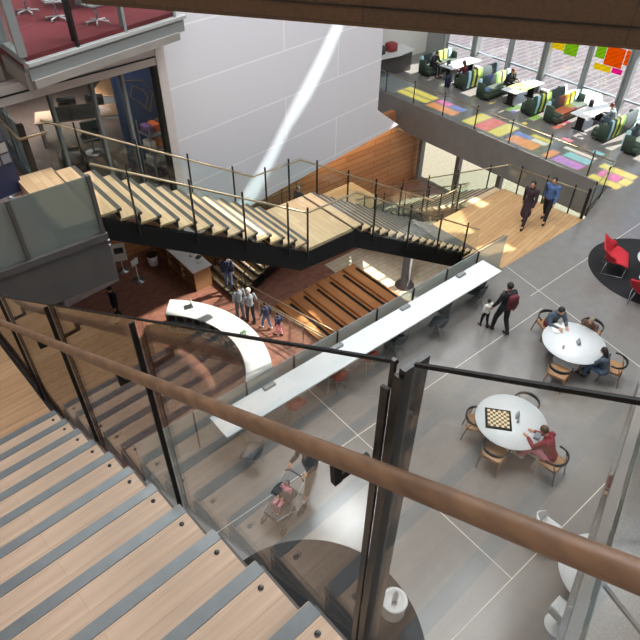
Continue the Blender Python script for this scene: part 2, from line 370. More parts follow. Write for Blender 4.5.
for (x0, x1, y0, y1, c) in PATCH:
    q = aperture([(x0, y0, 0), (x1, y0, 0), (x1, y1, 0), (x0, y1, 0)]); HOLES.append(q); PANES.append((q, c))
# lounge windows: z .12 to 2.95
WIN = [(y0+.14, y0+2.0) for y0 in [5.68+2.14*k for k in range(8)]]
ZW = (.12, 2.95)
for y0, y1 in WIN: HOLES.append([(y0, ZW[0]), (y1, ZW[0]), (y1, ZW[1]), (y0, ZW[1])])
bm = bmesh.new(); edges = []
def loop(pts):
    vs = [bm.verts.new((EX, y, z)) for y, z in pts]
    for i in range(len(vs)): edges.append(bm.edges.new((vs[i], vs[(i+1) % len(vs)])))
loop([(-12.3, -.6), (30, -.6), (30, 36), (-12.3, 36)])
for h in HOLES: loop(h)
res = bmesh.ops.triangle_fill(bm, use_beauty=True, use_dissolve=False, edges=edges)
def inside(p, poly):
    c = False; n_ = len(poly)
    for i in range(n_):
        a, b = poly[i], poly[(i+1) % n_]
        if (a[1] > p[1]) != (b[1] > p[1]) and p[0] < (b[0]-a[0])*(p[1]-a[1])/(b[1]-a[1])+a[0]: c = not c
    return c
kill = [f for f in bm.faces if any(inside((f.calc_center_median().y, f.calc_center_median().z), h) for h in HOLES)]
bmesh.ops.delete(bm, geom=kill, context='FACES_ONLY')
me = bpy.data.meshes.new('wall_east'); bm.to_mesh(me); bm.free(); me.materials.append(M['lightgrey'])
we = bpy.data.objects.new('wall_east', me); COL.objects.link(we); we['kind'] = 'structure'
# stained panes of the coloured glass band
for i, (q, c) in enumerate(PANES):
    if c == 'clear': continue
    gm = M.get('st_'+c)
    if gm is None: gm = M['st_'+c] = glass('stained_'+c, COLS[c], ior=1.3)
    o = MB().add([(EX-.01, y, z) for y, z in q], [(0, 1, 2, 3)]).build('coloured_pane', gm)
    tag(o, '%s coloured glass pane in the band above the lounge window' % c, 'window pane', 'coloured glass panes of the band above the lounge')
# window units
k = 1
for y0, y1 in WIN:
    if y1 < 7: continue
    r = bpy.data.objects.new('window_%d' % k, None); COL.objects.link(r); r.location = (EX, (y0+y1)/2, 0); r['kind'] = 'structure'
    h = (y1-y0)/2
    MB().box((0, 0, (ZW[0]+ZW[1])/2), (.02, 2*h, ZW[1]-ZW[0])).build('glass_pane', M['gl_win'], r)
    MB().box((-.06, 0, .9), (.14, 2*h+.02, .07)).build('transom', M['steel'], r)
    MB().box((-.06, 0, ZW[0]+.03), (.16, 2*h+.04, .08)).build('sill', M['white'], r)
    k += 1
n = 20
for j in range(9):
    y = 5.68+2.14*j
    thick = (j % 2 == 1)
    mb = MB()
    if thick:
        mb.box((EX-.15, y-.13, 1.55), (.34, .07, 3.1)); mb.box((EX-.15, y+.13, 1.55), (.34, .07, 3.1)); mb.box((EX-.1, y, 1.55), (.2, .2, 3.1))
    else: mb.box((EX-.12, y, 1.55), (.26, .09, 3.1))
    struct('trim_%d' % n, mb, M['grey']); n += 1
# coloured film squares on the lounge windows, seen from inside
for (y0, y1, z0, z1, c, lab) in ((12.62, 13.5, 2.1, 2.93, 'orange', 'large orange film square on the lounge window left of the thick mullion'), (13.52, 14.0, 2.3, 2.93, 'green', 'lime green film square beside the large orange one'),
        (12.5, 13.0, 1.85, 2.08, 'magenta', 'magenta film strip under the large orange square'), (13.05, 13.9, 1.8, 2.08, 'yellow', 'amber film strip under the large orange square'), (12.3, 12.58, 2.3, 2.93, 'orange', 'narrow orange film strip next to the thick mullion'),
        (14.35, 14.87, 2.7, 2.93, 'blue', 'deep blue film strip on the lounge window'), (14.9, 15.6, 2.05, 2.93, 'green', 'tall lime film square left of the blue strip'), (15.62, 16.25, 2.15, 2.93, 'yellow', 'yellow film square at the left edge of its window')):
    gm = M.get('st_'+c) or M.setdefault('st_'+c, glass('stained_'+c, COLS[c], ior=1.3))
    tag(MB().box((EX-.03, (y0+y1)/2, (z0+z1)/2), (.006, y1-y0, z1-z0)).build('window_film', gm), lab, 'window film', 'coloured film on the lounge window')
# lower glazing under the lounge
for j in range(5):
    y = 9.5+2.6*j
    struct('trim_%d' % n, B((23.95, y, -3.2), (.3, .22, 3.6)), M['grey']); n += 1
struct('window_30', LB(23.94, 23.96, 8.8, 20, -5, -1.5), M['gl_win'])

# hanging white wall above the back of the stair hall
WD = Vector((1, .16, 0)).normalized(); WN = Vector((WD.y, -WD.x, 0))
def wallpt(x, z): return Vector((x, 12.55+.16*(x-5.8), z))
struct('wall_white', MB().slab([wallpt(6.04, 2.25), wallpt(15.5, 2.4), wallpt(14.15, 3.35), wallpt(14.02, 27), wallpt(6.04, 27)], -WN, .35), M['whitewall'])

# ------------------------------------------------------------ upper front stair (camera stands on it)
K = .06
def gx(y, c=.57): return c-K*y                            # plan line of the glass guard
def gp(y, z, c=.57): return Vector((gx(y, c), y, z))
SDIR = Vector((-K, 1, 0)).normalized(); SX = Vector((1, K, 0)).normalized()
SA = math.atan2(K, 1)                                     # plan rotation of the stair
ST = thing('staircase', 'broad oak staircase in the foreground with metal nosings, climbing towards the viewer', 'staircase', (0, 0, 0))
WID = 3.4
def ztread(k): return 7.857+.1575*k
def ynose(k): return 3.44-.2815*k
for k in range(-0, 20):
    y, z = ynose(k), ztread(k)
    e = gp(y, z, .535)                                     # right front corner of the tread
    a = MB()
    # local box: length WID to the left, depth .2815 towards the viewer (-y)
    c = e - SX*(WID/2) - SDIR*(.2815/2+.02) + Vector((0, 0, -.03))
    a.box((0, 0, 0), (WID, .2815+.04, .06)); a.box((0, .2815/2+.005, -.08), (WID, .02, .14))
    t = a.build('tread', M['oakstair'], ST, c, SA)
    MB().box((0, .2815/2+.02-.03, .031), (WID+.002, .052, .006)).build('nosing', M['nosing'], t)
    MB().box((WID/2+.008, 0, -.06), (.014, .2815, .14)).build('end_plate', M['fascia'], t)
    nb = MB()
    nb.lathe([(.0, .0), (.0105, .0), (.0105, .003), (.009, .004), (.0, .004)], (WID/2-.045, .07, .031), 14)
    nb.build('bolt', M['post'], t)
tr = MB().box((0, 0, 0), (WID, 2.9, .28)).build('landing_platform', M['oakland'], ST, gp(3.44+1.43, 7.70-.14, .535)-SX*(WID/2), SA)
a = MB(); a.bar(gp(3.5, 7.44, .556), gp(-2.6, 7.44+.5595*6.1, .556), .02, .3); a.bar(gp(3.5, 7.5, .556), gp(6.2, 7.5, .556), .02, .3)
a.build('stringer', M['post'], ST)
a = MB(); a.bar(gp(3.6, 7.3, .3), gp(-2.6, 7.3+.5595*6.2, .3), .2, .3); a.bar(gp(3.6, 7.3, -2.4), gp(-2.6, 7.3+.5595*6.2, -2.4), .2, .3); a.build('carriage_beam', M['post'], ST)
GR = thing('glass_railing', 'clear glass guard with black posts along the foreground stair', 'railing')
SL = .5639
def ztop(y): return 8.699+(3.806-y)*SL
def pane(y0, y1, c=.57, drop=1.16):
    P = [gp(y0, ztop(y0)-drop, c), gp(y1, ztop(y1)-drop, c), gp(y1, ztop(y1), c), gp(y0, ztop(y0), c)]
    MB().slab(P, SX, .008).build('glass_panel', M['gl_near'], GR)
    MB().bar(gp(y0, ztop(y0)+.002, c+.004), gp(y1, ztop(y1)+.002, c+.004), .0065, .007).build('cap_rail', M['blackpaint'], GR)
for y0, y1 in ((3.79, 2.60), (2.58, 1.53), (1.51, .447), (.41, -1.2)): pane(y0, y1)
MB().slab([gp(3.81, 7.55), gp(6.2, 7.55), gp(6.2, 8.70), gp(3.81, 8.70)], SX, .012).build('glass_panel', M['gl_near'], GR)
MB().bar(gp(3.81, 8.70, .576), gp(6.2, 8.70, .576), .009, .010).build('cap_rail', M['blackpaint'], GR)
for y in (3.80, 2.59, 1.52):
    zt = ztop(y)
    p = MB().bar(gp(y, zt-.005, .556), gp(y-.0, zt-1.18, .556), .008, .020, up=SX).build('post', M['blackpaint'], GR)
    hz = 8.70+(3.542-y)*.5535
    MB().bar(gp(y, hz-.07, .556), gp(y, hz-.07, .47), .010, .02).bar(gp(y, hz-.075, .47), gp(y, hz-.012, .47), .02, .02).build('bracket', M['blackpaint'], p)
# heavy post
p = MB()
def pbox(c0, c1, y0, y1, z1): p.slab([gp(y0, 9.2, c0), gp(y0, 9.2, c1), gp(y1, 9.2, c1), gp(y1, 9.2, c0)], (0, 0, 1), z1-9.2)
pbox(.558, .618, .416, .428, 10.605); pbox(.552, .559, .416, .434, 10.59); pbox(.547, .554, .437, .453, 10.55); pbox(.56, .59, .429, .436, 10.5)
p.bar(gp(.447, 10.606, .566), gp(.447, 10.54, .566), .008, .008, up=SX)
pp = p.build('post', M['post'], GR)
MB().bar(gp(.475, 10.315, .56), gp(.475, 10.315, .478), .010, .02).bar(gp(.475, 10.305, .478), gp(.475, 10.385, .472), .014, .018).build('bracket', M['blackpaint'], pp)
HR = MB(); A0, A1 = Vector((.257, 3.542, 8.70)), Vector((.47, .003, 10.658)); d = A1-A0
HR.tube([A0-d*.09+Vector((0, .2, 0)), A0-d*.02, A0, A1, A1+d*.35], .0195, 18)
HR.build('handrail', M['rail'], GR)

# wood clad edge of the flight overhead
a = MB(); q = [Vector((2.0, 6.67, 9.8)), Vector((2.86, 5.5, 9.77)), Vector((5.27, 2.25, 9.77)), Vector((6.4, .72, 9.8))]
bd = (q[2]-q[1]).normalized(); bn = Vector((bd.y, -bd.x, 0))*-1
s0 = q[1]-bd*1.0; s1 = q[2]+bd*2.4
if bn.dot(Vector((1, 1, 0))) < 0: bn = -bn
BM_ = MB().slab([s0, s1, s1+Vector((0, 0, 1.5)), s0+Vector((0, 0, 1.5))], bn, .5)
o = BM_.build('wood_beam', M['beam']); tag(o, 'dark wood clad beam crossing the top of the view', 'beam')
a = MB(); a.slab([s0+Vector((0, 0, .16))-bn*.02, s1+Vector((0, 0, .16))-bn*.02, s1+Vector((0, 0, .17))-bn*.02, s0+Vector((0, 0, .17))-bn*.02], bn, .02); a.build('shadow_gap', M['black'], o)

# ------------------------------------------------------------ central black steel stair
def rail_run(parent, pts, nposts, h=1.08, glassm='gl', offs=None, hand=True, pr=.022, dark=True, drop=.05):
    """pts: floor polyline; posts spaced evenly on each segment"""
    for (a, b), npst in zip(zip(pts[:-1], pts[1:]), nposts):
        a, b = Vector(a), Vector(b); up = Vector((0, 0, h)); nr = (b-a).cross(Vector((0, 0, 1))).normalized()
        MB().slab([a+Vector((0, 0, -drop)), b+Vector((0, 0, -drop)), b+up*.98, a+up*.98], nr, .014).build('glass_panel', M[glassm], parent)
        for i in range(npst):
            t = (i+.5)/npst if npst > 1 else .5
            p = a.lerp(b, t) if npst > 1 else a
            MB().bar(p+Vector((0, 0, -.25)), p+Vector((0, 0, h+.06)), .05, .02, up=(1, 0, 0)).build('post', M['black'], parent)
    if hand:
        side = []
        for p in pts: side.append(Vector(p)+Vector((0, 0, h*.93)))
        MB().tube([p for p in side], .021, 10).build('handrail', M['brass'], parent)
Y0, Y1 = 9.0, 11.0
CS = thing('staircase', 'black steel staircase with pale wood treads in two flights crossing the hall', 'staircase')
def flight(parent, xb, zb, xt, zt, nst, y0, y1, matn, axis='x'):
    go = (xt-xb)/nst; ri = (zt-zb)/nst
    for i in range(nst):
        xc = xb+go*(i+.5); z = zb+ri*(i+1)
        w = abs(go)+.05
        if axis == 'x':
            t = LB(xc-w/2, xc+w/2, y0, y1, z-.045, z).build('tread', M[matn], parent)
            xn = xb+go*i; sg = 1 if go > 0 else -1
            LB(xn-.03*sg+.005, xn+.05*sg, y0-.002, y1+.002, z-.05, z+.003).build('nosing', M['darknosing'], t)
            if i < nst-1: LB(xn+go+.0, xn+go+.02*sg, y0+.02, y1, z, z+ri-.045).build('riser', M['black'], t)
        else:
            t = LB(y0, y1, xc-w/2, xc+w/2, z-.045, z).build('tread', M[matn], parent)
            xn = xb+go*i; sg = 1 if go > 0 else -1
            LB(y0-.002, y1+.002, xn-.03*sg+.005, xn+.05*sg, z-.05, z+.003).build('nosing', M['darknosing'], t)
# flight 2: z 0 -> 3.22, x 14.3 -> 8.6 ; flight 1: 3.22 -> 5.7, x 7.2 -> 2.75
flight(CS, 14.3, 0, 8.62, 3.33, 17, Y0, Y1, 'paleoaky')
LB(7.15, 8.65, Y0, Y1, 3.25, 3.33).build('landing_platform', M['paleoaky'], CS)
flight(CS, 7.2, 3.33, 2.72, 5.95, 13, Y0, Y1, 'paleoaky')
def stringer(y, th=.1):
    m = MB(); prof = [(14.34, -.34), (14.3, -.02), (8.62, 3.26), (7.15, 3.26), (2.72, 5.88), (2.72, 5.46), (7.0, 2.78), (8.75, 2.70), (13.8, -.34)]
    m.slab([Vector((x, y, z)) for x, z in prof], (0, 1, 0), th)
    return m
stringer(Y0+.01, .08).build('stringer', M['blackpaint'], CS); stringer(Y1).build('stringer', M['blackpaint'], CS)
# soffit cross beams under the treads
m = MB()
for t in range(6):
    x = 13.3-.9*t; z = 0+(14.3-x)*.58-.3; m.box((x, 10, z), (.12, 2, .1))
m.build('cross_beam', M['blackpaint'], CS)
NR = thing('stair_railing', 'near side glass railing of the black steel staircase with bronze handrail', 'railing')
rail_run(NR, [(2.75, Y0-.06, 5.9), (7.15, Y0-.06, 3.34), (8.6, Y0-.06, 3.34), (14.1, Y0-.06, .08)], [4, 1, 4])
FR = thing('stair_railing', 'far side glass railing of the black steel staircase against the white wall', 'railing')
rail_run(FR, [(2.75, Y1+.06, 5.9), (7.15, Y1+.06, 3.34), (8.6, Y1+.06, 3.34), (14.3, Y1+.06, .1)], [4, 2, 5])
col_ = MB().lathe([(.42, 0), (.42, .06), (.2, .08), (.2, 3.15), (.0, 3.15)], (0, 0, 0), 24)  .build('column', M['fascia']); col_.location = (15.4, 12.4, -5)
col_.location = (16.3, 13.5, -5); tag(col_, 'round steel column on a base plate standing on the pale lower floor', 'column')
# flight from the wood landing down towards the wood wall, and the lowest flight
BS = thing('staircase', 'oak flight descending from the wood landing towards the wood wall', 'staircase')
flight(BS, 17.0, -3.3, 11.2, 0, 19, 16.4, 18.5, 'paleoak', 'y')
LB(12.9, 18.6, 17.0, 19.7, -3.42, -3.3).build('landing_platform', M['paleoak'], BS)
m = MB()
for x in (16.3, 18.5): m.slab([Vector((x, 11.2, -.02)), Vector((x, 17, -3.32)), Vector((x, 17, -3.75)), Vector((x, 11.2, -.45))], (1, 0, 0), .08)
m.build('stringer', M['blackpaint'], BS)
BR = thing('stair_railing', 'glass railing on the left of the flight down from the wood landing', 'railing')
rail_run(BR, [(14.35, 11.2, 0), (16.35, 11.2, 0), (16.35, 17.0, -3.3)], [2, 5])
BR2 = thing('stair_railing', 'glass railing on the right of the flight down from the wood landing', 'railing')
rail_run(BR2, [(18.6, 11.2, 0), (18.6, 17.0, -3.3)], [4])
LS = thing('staircase', 'lowest oak flight rising from the brick floor, a visitor on it', 'staircase')
flight(LS, 9.85, -5, 12.9, -3.3, 10, 17.3, 19.6, 'paleoaky')
m = MB().slab([Vector((9.8, 17.22, -5)), Vector((12.9, 17.22, -3.35)), Vector((12.9, 17.22, -3.8)), Vector((10.4, 17.22, -5))], (0, 1, 0), .08); m.build('stringer', M['blackpaint'], LS)
LR = thing('stair_railing', 'steel and glass railing at the foot of the lowest flight', 'railing')
rail_run(LR, [(9.85, 17.2, -4.95), (12.9, 17.2, -3.3)], [3]); 
LR2 = thing('stair_railing', 'far railing of the lowest flight next to the wood cabinet', 'railing')
rail_run(LR2, [(9.85, 19.65, -4.95), (12.9, 19.65, -3.3), (15.5, 19.65, -3.3)], [3, 3])
# seating steps
SS = thing('seating_steps', 'broad wooden seating steps with dark recessed lines on the lower floor', 'seating steps')
for i in range(6):
    x0 = 11.0+.66*i
    LB(x0, 14.95, 11.6, 15.9-.09*i, -5+.12*i, -5+.12*(i+1)).build('step', M['seatwood'], SS)
    LB(x0+.42, x0+.56, 11.65, 15.55-.09*i, -5+.12*(i+1), -5+.12*(i+1)+.004).build('inlay', M['blackpaint'], SS)
BR3 = thing('handrail', 'double steel handrail beside the seating steps', 'handrail')
m = MB()
hp = [Vector((9.75, 16.9, -5)), Vector((10.75, 12.2, -5))]
for dz, dx in ((1.0, 0), (.82, .05)): MB().tube([hp[0]+Vector((dx, 0, dz)), hp[1]+Vector((dx, 0, dz))], .028, 8).build('rail_tube', M['brass'], BR3)
MB().tube([hp[0]+Vector((.5, -.2, 1.0)), hp[1]+Vector((.5, -.2, 1.0))], .028, 8).build('rail_tube', M['brass'], BR3)
for t in (.02, .26, .5, .74, .98):
    p = hp[0].lerp(hp[1], t); MB().bar(p, p+Vector((0, 0, 1.0)), .04, .04).build('post', M['steel'], BR3)
MB().slab([hp[0]+Vector((.1, 0, .05)), hp[1]+Vector((.1, 0, .05)), hp[1]+Vector((.1, 0, .8)), hp[0]+Vector((.1, 0, .8))], (1, 0, 0), .012).build('glass_panel', M['gl'], BR3)

# ------------------------------------------------------------ bar counter and glass guard along the hall edge
CT = thing('bar_counter', 'long white counter along the glass guard of the hall edge', 'counter')
LB(3.55, 13.0, 7.22, 7.92, .96, 1.0).build('worktop', M['laminate'], CT)
for x in (4.2, 6.6, 9.0, 11.2, 12.7): LB(x-.03, x+.03, 7.45, 7.9, 0, .96).build('leg', M['grey'], CT)
for i, x in enumerate((5.1, 7.2, 9.6, 11.9)): 
    b = MB().rbox((0, 0, .035), (.32, .13, .07), .02).build('power_box', M['grey'], None, (x, 7.83, 1.002))
    tag(b, 'grey socket box on the long counter, %s' % ('nearest the viewer', 'second from the viewer', 'third from the viewer', 'farthest from the viewer')[i], 'socket box', 'socket boxes on the counter')
BG = thing('glass_railing', 'milky green glass guard behind the long white counter', 'railing')
for i in range(9):
    x0 = 1.9+1.39*i; x1 = x0+1.37
    LB(x0, x1, 8.12, 8.14, -.1, 1.16).build('glass_panel', M['gl_bench'], BG)
    LB(x0-.035, x0-.01, 8.08, 8.15, -.3, 1.2).build('post', M['black'], BG)
LB(1.86, 14.42, 8.115, 8.145, 1.16, 1.18).build('cap_rail', M['grey'], BG)
MB().tube([(12.6, 8.35, 1.0), (14.35, 8.35, 1.0), (14.6, 8.35, .98)], .022, 8).build('handrail', M['brass'], BG)
LB(1.86, 14.4, 8.0, 8.2, -.62, -.02).build('edge_beam', M['grey'], BG)
# railings around the void by the landing and lounge edge
VR = thing('void_railing', 'bronze topped railing with black posts round the void beside the wood landing', 'railing')
rail_run(VR, [(18.6, 11.15, 0), (19.05, 8.1, 0), (21.9, 8.75, 0)], [3, 2], h=1.1)
MB().bar((19.05, 8.1, 0), (19.05, 8.1, 1.2), .1, .05, up=(1, 0, 0)).build('post', M['black'], VR)
LGR = thing('lounge_railing', 'glass railing with thin black posts along the edge of the lounge floor', 'railing')
rail_run(LGR, [(22.03, 8.75, 0), (22.03, 24.0, 0)], [8], h=1.05, drop=0)

# ------------------------------------------------------------ mezzanine left, facade, meeting room
struct('floor_mezzanine', MB().prism([(-9, 8.95), (2.72, 8.95), (2.72, 11.2), (2.4, 11.2), (2.4, 16), (-9, 16)], 5.2, 5.7), M['brick'])
o = LB(2.05, 2.72, 8.98, 11.2, 5.7, 5.95).build('stair_head', M['paleoaky']); o['kind'] = 'structure'; o.name = 'floor_stair_head'
struct('trim_40', LB(-9, 2.68, 8.8, 8.95, 4.75, 5.62), M['fascia'])
struct('trim_41', LB(-9, 2.68, 8.74, 8.95, 5.62, 5.74), M['fascia'])
struct('trim_42', LB(2.3, 2.55, 11.2, 16, 5.7, 5.72), M['fascia'])
MP = thing('glass_railing', 'frosted grey glass balustrade on the concrete mezzanine edge', 'railing')
for x0, x1 in ((-3.6, -.2), (-.16, 1.36), (1.42, 2.6)): LB(x0, x1, 8.82, 8.84, 5.70, 6.78).build('glass_panel', M['gl_frost'], MP)
for x in (-.18, 1.39, 2.63): 
    p = LB(x-.03, x+.03, 8.77, 8.86, 5.55, 6.8).build('post', M['fascia'], MP)
m = MB()
for dz in (0, .1): m.lathe([(0, 0), (.03, 0), (.03, .03), (0, .03)], (2.66, 8.74, 5.5+dz), 12)
m.build('bolt', M['steel'], MP)
BP = thing('glass_railing', 'pale blue glass balustrade panel at the head of the far stair', 'railing')
LB(2.42, 2.44, 11.3, 12.05, 5.75, 6.8).build('glass_panel', M['gl_blue'], BP); LB(2.42, 2.44, 12.1, 14, 5.75, 6.8).build('glass_panel', M['gl_blue'], BP)
LB(2.38, 2.48, 11.2, 11.3, 5.7, 6.85).build('post', M['black'], BP)
MB().tube([(2.32, 14, 6.65), (2.32, 11.1, 6.65), (2.8, 11.05, 6.68)], .025, 8).build('handrail', M['brass'], BP)
# facade of offices (below) and meeting room (above)
FD = Vector((1, .1, 0)).normalized(); FN = Vector((FD.y, -FD.x, 0))
def fp(x, z, dy=0): return Vector((x, 12.2+.1*(x-2.5)+dy, z))
def fbox(x0, x1, z0, z1, th, dy=0): return MB().slab([fp(x0, z0, dy), fp(x1, z0, dy), fp(x1, z1, dy), fp(x0, z1, dy)], -FN, th)
struct('wall_facade', fbox(-9, 6.04, 6.86, 7.22, .2), M['pinkwhite'])
struct('trim_43', fbox(-9, 5.98, 7.02, 7.05, .02, -.02), M['black'])
struct('trim_44', fbox(5.82, 6.04, 2.3, 7.22, .25, -.03), M['pinkwhite'])
struct('trim_45', fbox(5.72, 5.82, 2.3, 6.86, .15, -.01), M['black'])
for i, (x0, x1) in enumerate(((2.5, 3.35), (3.4, 4.25), (4.3, 4.95), (5.0, 5.72))):
    r = bpy.data.objects.new('window_%d' % (40+i), None); COL.objects.link(r); r['kind'] = 'structure'
    fbox(x0, x1, 3.6, 6.86, .02, .05).build('glass_pane', M['gl_office'], r)
    fbox(x0-.06, x0, 3.6, 6.86, .14).build('mullion', M['grey'], r)
struct('floor_office', MB().prism([(-9, 12.6), (5.6, 12.75), (9, 13.6), (9, 23), (-9, 23)], 3.5, 3.6), M['office_floor'])
struct('wall_office_back', LB(-9, 9, 22.6, 22.8, 3.6, 7.2), M['office_floor'])
struct('wall_office_side', LB(8.9, 9.0, 13.7, 22.6, 3.6, 7.2), M['bluewall'])
struct('wall_office_blue', MB().prism([(5.55, 14.6), (8.9, 14.9), (8.9, 15.0), (5.55, 14.7)], 3.6, 7.2), M['bluewall'])
area('office_front_fill', (4.9, 13.6, 6.8), 3, .9, 32, (1, .93, .85))  # added fill to brighten the blue office wall
area('lower_fill', (4, 19, 4.6), 5, 3, 260, (1, .95, .9))  # added fill, lifts the dark area below the mezzanine
area('office_light', (5.2, 17, 6.9), 3, 5, 90, (1, .93, .82))
# upper floor slab and glazed meeting room
UA = Vector((2.8, 10.98, 0)); UB = Vector((6.05, 11.9, 0)); ud = (UB-UA).normalized(); un = Vector((ud.y, -ud.x, 0))
def up_(t, z, off=0): return UA+ud*t+un*off+Vector((0, 0, z))
UL = (UB-UA).length
struct('floor_meeting', MB().prism([(UA.x, UA.y), (UB.x, UB.y), (6.05, 20), (2.78, 20)], 7.5, 8.0), M['carpet'])
m = MB().slab([up_(-.02, 7.6, .03), up_(UL+.25, 7.6, .03), up_(UL+.25, 7.84, .03), up_(-.02, 7.84, .03)], -un, .12); struct('trim_46', m, M['grey'])
m = MB().slab([up_(.0, 7.48, .08), up_(UL+.05, 7.48, .08), up_(UL+.05, 7.62, .08), up_(.0, 7.62, .08)], -un, .3); struct('trim_47', m, M['concrete'])
m = MB().slab([up_(-.02, 7.84, .07), up_(UL+.3, 7.84, .07), up_(UL+.3, 7.9, .07), up_(-.02, 7.9, .07)], -un, .12); struct('trim_48', m, M['lightgrey'])
struct('wall_meeting_side', LB(2.72, 2.8, 11.0, 12.2, 7.45, 7.75), M['concrete'])
struct('trim_49', LB(2.72, 2.84, 11.0, 20, 7.9, 8.02), M['grey'])
struct('wall_meeting_right', LB(6.06, 6.2, 12.9, 20, 7.4, 11), M['white'])
struct('floor_mezz_top', LB(-9, 2.7, 12.4, 20, 7.24, 7.5), M['concrete'])
for i, (t0, t1) in enumerate(((0.02, 1.0), (1.06, 2.1), (2.16, UL))):
    r = bpy.data.objects.new('window_%d' % (50+i), None); COL.objects.link(r); r['kind'] = 'structure'
    MB().slab([up_(t0, 7.9), up_(t1, 7.9), up_(t1, 10.8), up_(t0, 10.8)], un, .02).build('glass_pane', M['gl_win'], r)
    MB().slab([up_(t1, 7.8, .03), up_(t1+.06, 7.8, .03), up_(t1+.06, 10.8, .03), up_(t1, 10.8, .03)], -un, .12).build('mullion', M['black' if i == 0 else 'grey'], r)
    MB().slab([up_(t0-.05, 7.8, .03), up_(t1+.05, 7.8, .03), up_(t1+.05, 7.92, .03), up_(t0-.05, 7.92, .03)], -un, .1).build('sill', M['lightgrey'], r)
for i, y in enumerate((11.0, 11.9, 12.8, 13.7, 14.6)):
    r = bpy.data.objects.new('window_%d' % (60+i), None); COL.objects.link(r); r['kind'] = 'structure'
    LB(2.76, 2.78, y, y+.88, 8.0, 10.8).build('glass_pane', M['gl'], r); LB(2.7, 2.84, y-.04, y+.03, 8.0, 10.8).build('mullion', M['grey'], r)
area('meeting_light', (4.6, 15, 10.6), 2, 3, 60, (1, .96, .9))
#OBJECTS_BELOW
# ------------------------------------------------------------ people
def capsule(mb, a, b, ra, rb, seg=10):
    a, b = Vector(a), Vector(b); mb.tube([a, b], [ra, rb], seg); mb.ball(a, ra, seg); mb.ball(b, rb, seg)
def remesh(mb, name, m, parent, vox):
    o = mb.build(name, m, fix=False); md = o.modifiers.new('r', 'REMESH'); md.mode = 'VOXEL'; md.voxel_size = vox
    s2 = o.modifiers.new('s', 'SMOOTH'); s2.iterations = 2; s2.factor = .5
    dg = bpy.context.evaluated_depsgraph_get(); me = bpy.data.meshes.new_from_object(o.evaluated_get(dg))
    me.polygons.foreach_set('use_smooth', [True]*len(me.polygons))
    old = o.data; o.modifiers.clear(); o.data = me; bpy.data.meshes.remove(old); me.name = name
    if not me.materials: me.materials.append(m)
    o.parent = parent; return o
def joints(pose, **kw):
    """local frame: +x is the way the person faces, z up, origin on the floor"""
    J = {}
    lean = kw.get('lean', 0); sw = kw.get('stride', .16)
    if pose == 'sit':
        J['pel'] = Vector((0, 0, .54)); kx = .44
        for s, n_ in ((1, 'l'), (-1, 'r')):
            J['hip'+n_] = Vector((.02, .1*s, .54)); J['kn'+n_] = Vector((kx, .12*s, .52)); fx = kx+kw.get('foot', 0.0)*s; J['an'+n_] = Vector((fx+.02, .12*s, .10)); J['to'+n_] = Vector((fx+.19, .13*s, .05))
    else:
        J['pel'] = Vector((0, 0, .94))
        for s, n_ in ((1, 'l'), (-1, 'r')):
            st = sw*s
            J['hip'+n_] = Vector((0, .1*s, .92)); J['kn'+n_] = Vector((st*.7+.04, .1*s, .50)); J['an'+n_] = Vector((st*1.25-(.05 if s < 0 else 0), .1*s, .10+(.05 if s < 0 and sw > .1 else 0))); J['to'+n_] = Vector((st*1.25+.15-(.05 if s < 0 else 0), .12*s, .045))
    P0 = J['pel']; T = Matrix.Rotation(lean, 3, 'Y')
    def t(v): return P0 + T @ Vector(v)
    J['wa'] = t((0, 0, .17)); J['ch'] = t((0, 0, .37)); J['nb'] = t((0, 0, .50)); J['nt'] = t((.02, 0, .57))
    nod = kw.get('nod', lean*.5); N = Matrix.Rotation(lean*.6+nod, 3, 'Y')
    J['hd'] = J['nt'] + N @ Vector((.025, 0, .105)); J['N'] = N
    arms = kw.get('arms', {})
    for s, n_ in ((1, 'l'), (-1, 'r')):
        J['sh'+n_] = t((0, .19*s, .46))
        a = arms.get(n_, 'down' if pose != 'sit' else 'table')
        sh = J['sh'+n_]
        if a == 'down': J['el'+n_] = sh+Vector((-.03+.1*s*(sw > .1), .05*s, -.29)); J['wr'+n_] = J['el'+n_]+Vector((.08+.05*s*(sw > .1), .0, -.24)); fd = Vector((.03, 0, -.08))
        elif a == 'table': J['el'+n_] = sh+Vector((.14, .06*s, -.23)); J['wr'+n_] = J['el'+n_]+Vector((.22, -.13*s, .04)); fd = Vector((.08, -.02*s, -.01))
        elif a == 'push': J['el'+n_] = sh+Vector((.08, .04*s, -.27)); J['wr'+n_] = J['el'+n_]+Vector((.24, -.02*s, .06)); fd = Vector((.07, -.01*s, -.03))
        elif a == 'hold': J['el'+n_] = sh+Vector((.02, .10*s, -.27)); J['wr'+n_] = J['el'+n_]+Vector((.10, .08*s, -.20)); fd = Vector((.03, .03*s, -.07))
        elif a == 'up': J['el'+n_] = sh+Vector((.18, .08*s, -.16)); J['wr'+n_] = J['el'+n_]+Vector((.10, -.14*s, .20)); fd = Vector((.02, -.03*s, .07))
        else: J['el'+n_] = sh+Vector((.0, .1*s, -.27)); J['wr'+n_] = J['el'+n_]+Vector((.2, -.18*s, -.02)); fd = Vector((.05, -.06*s, 0))
        J['fd'+n_] = fd.normalized()
    return J
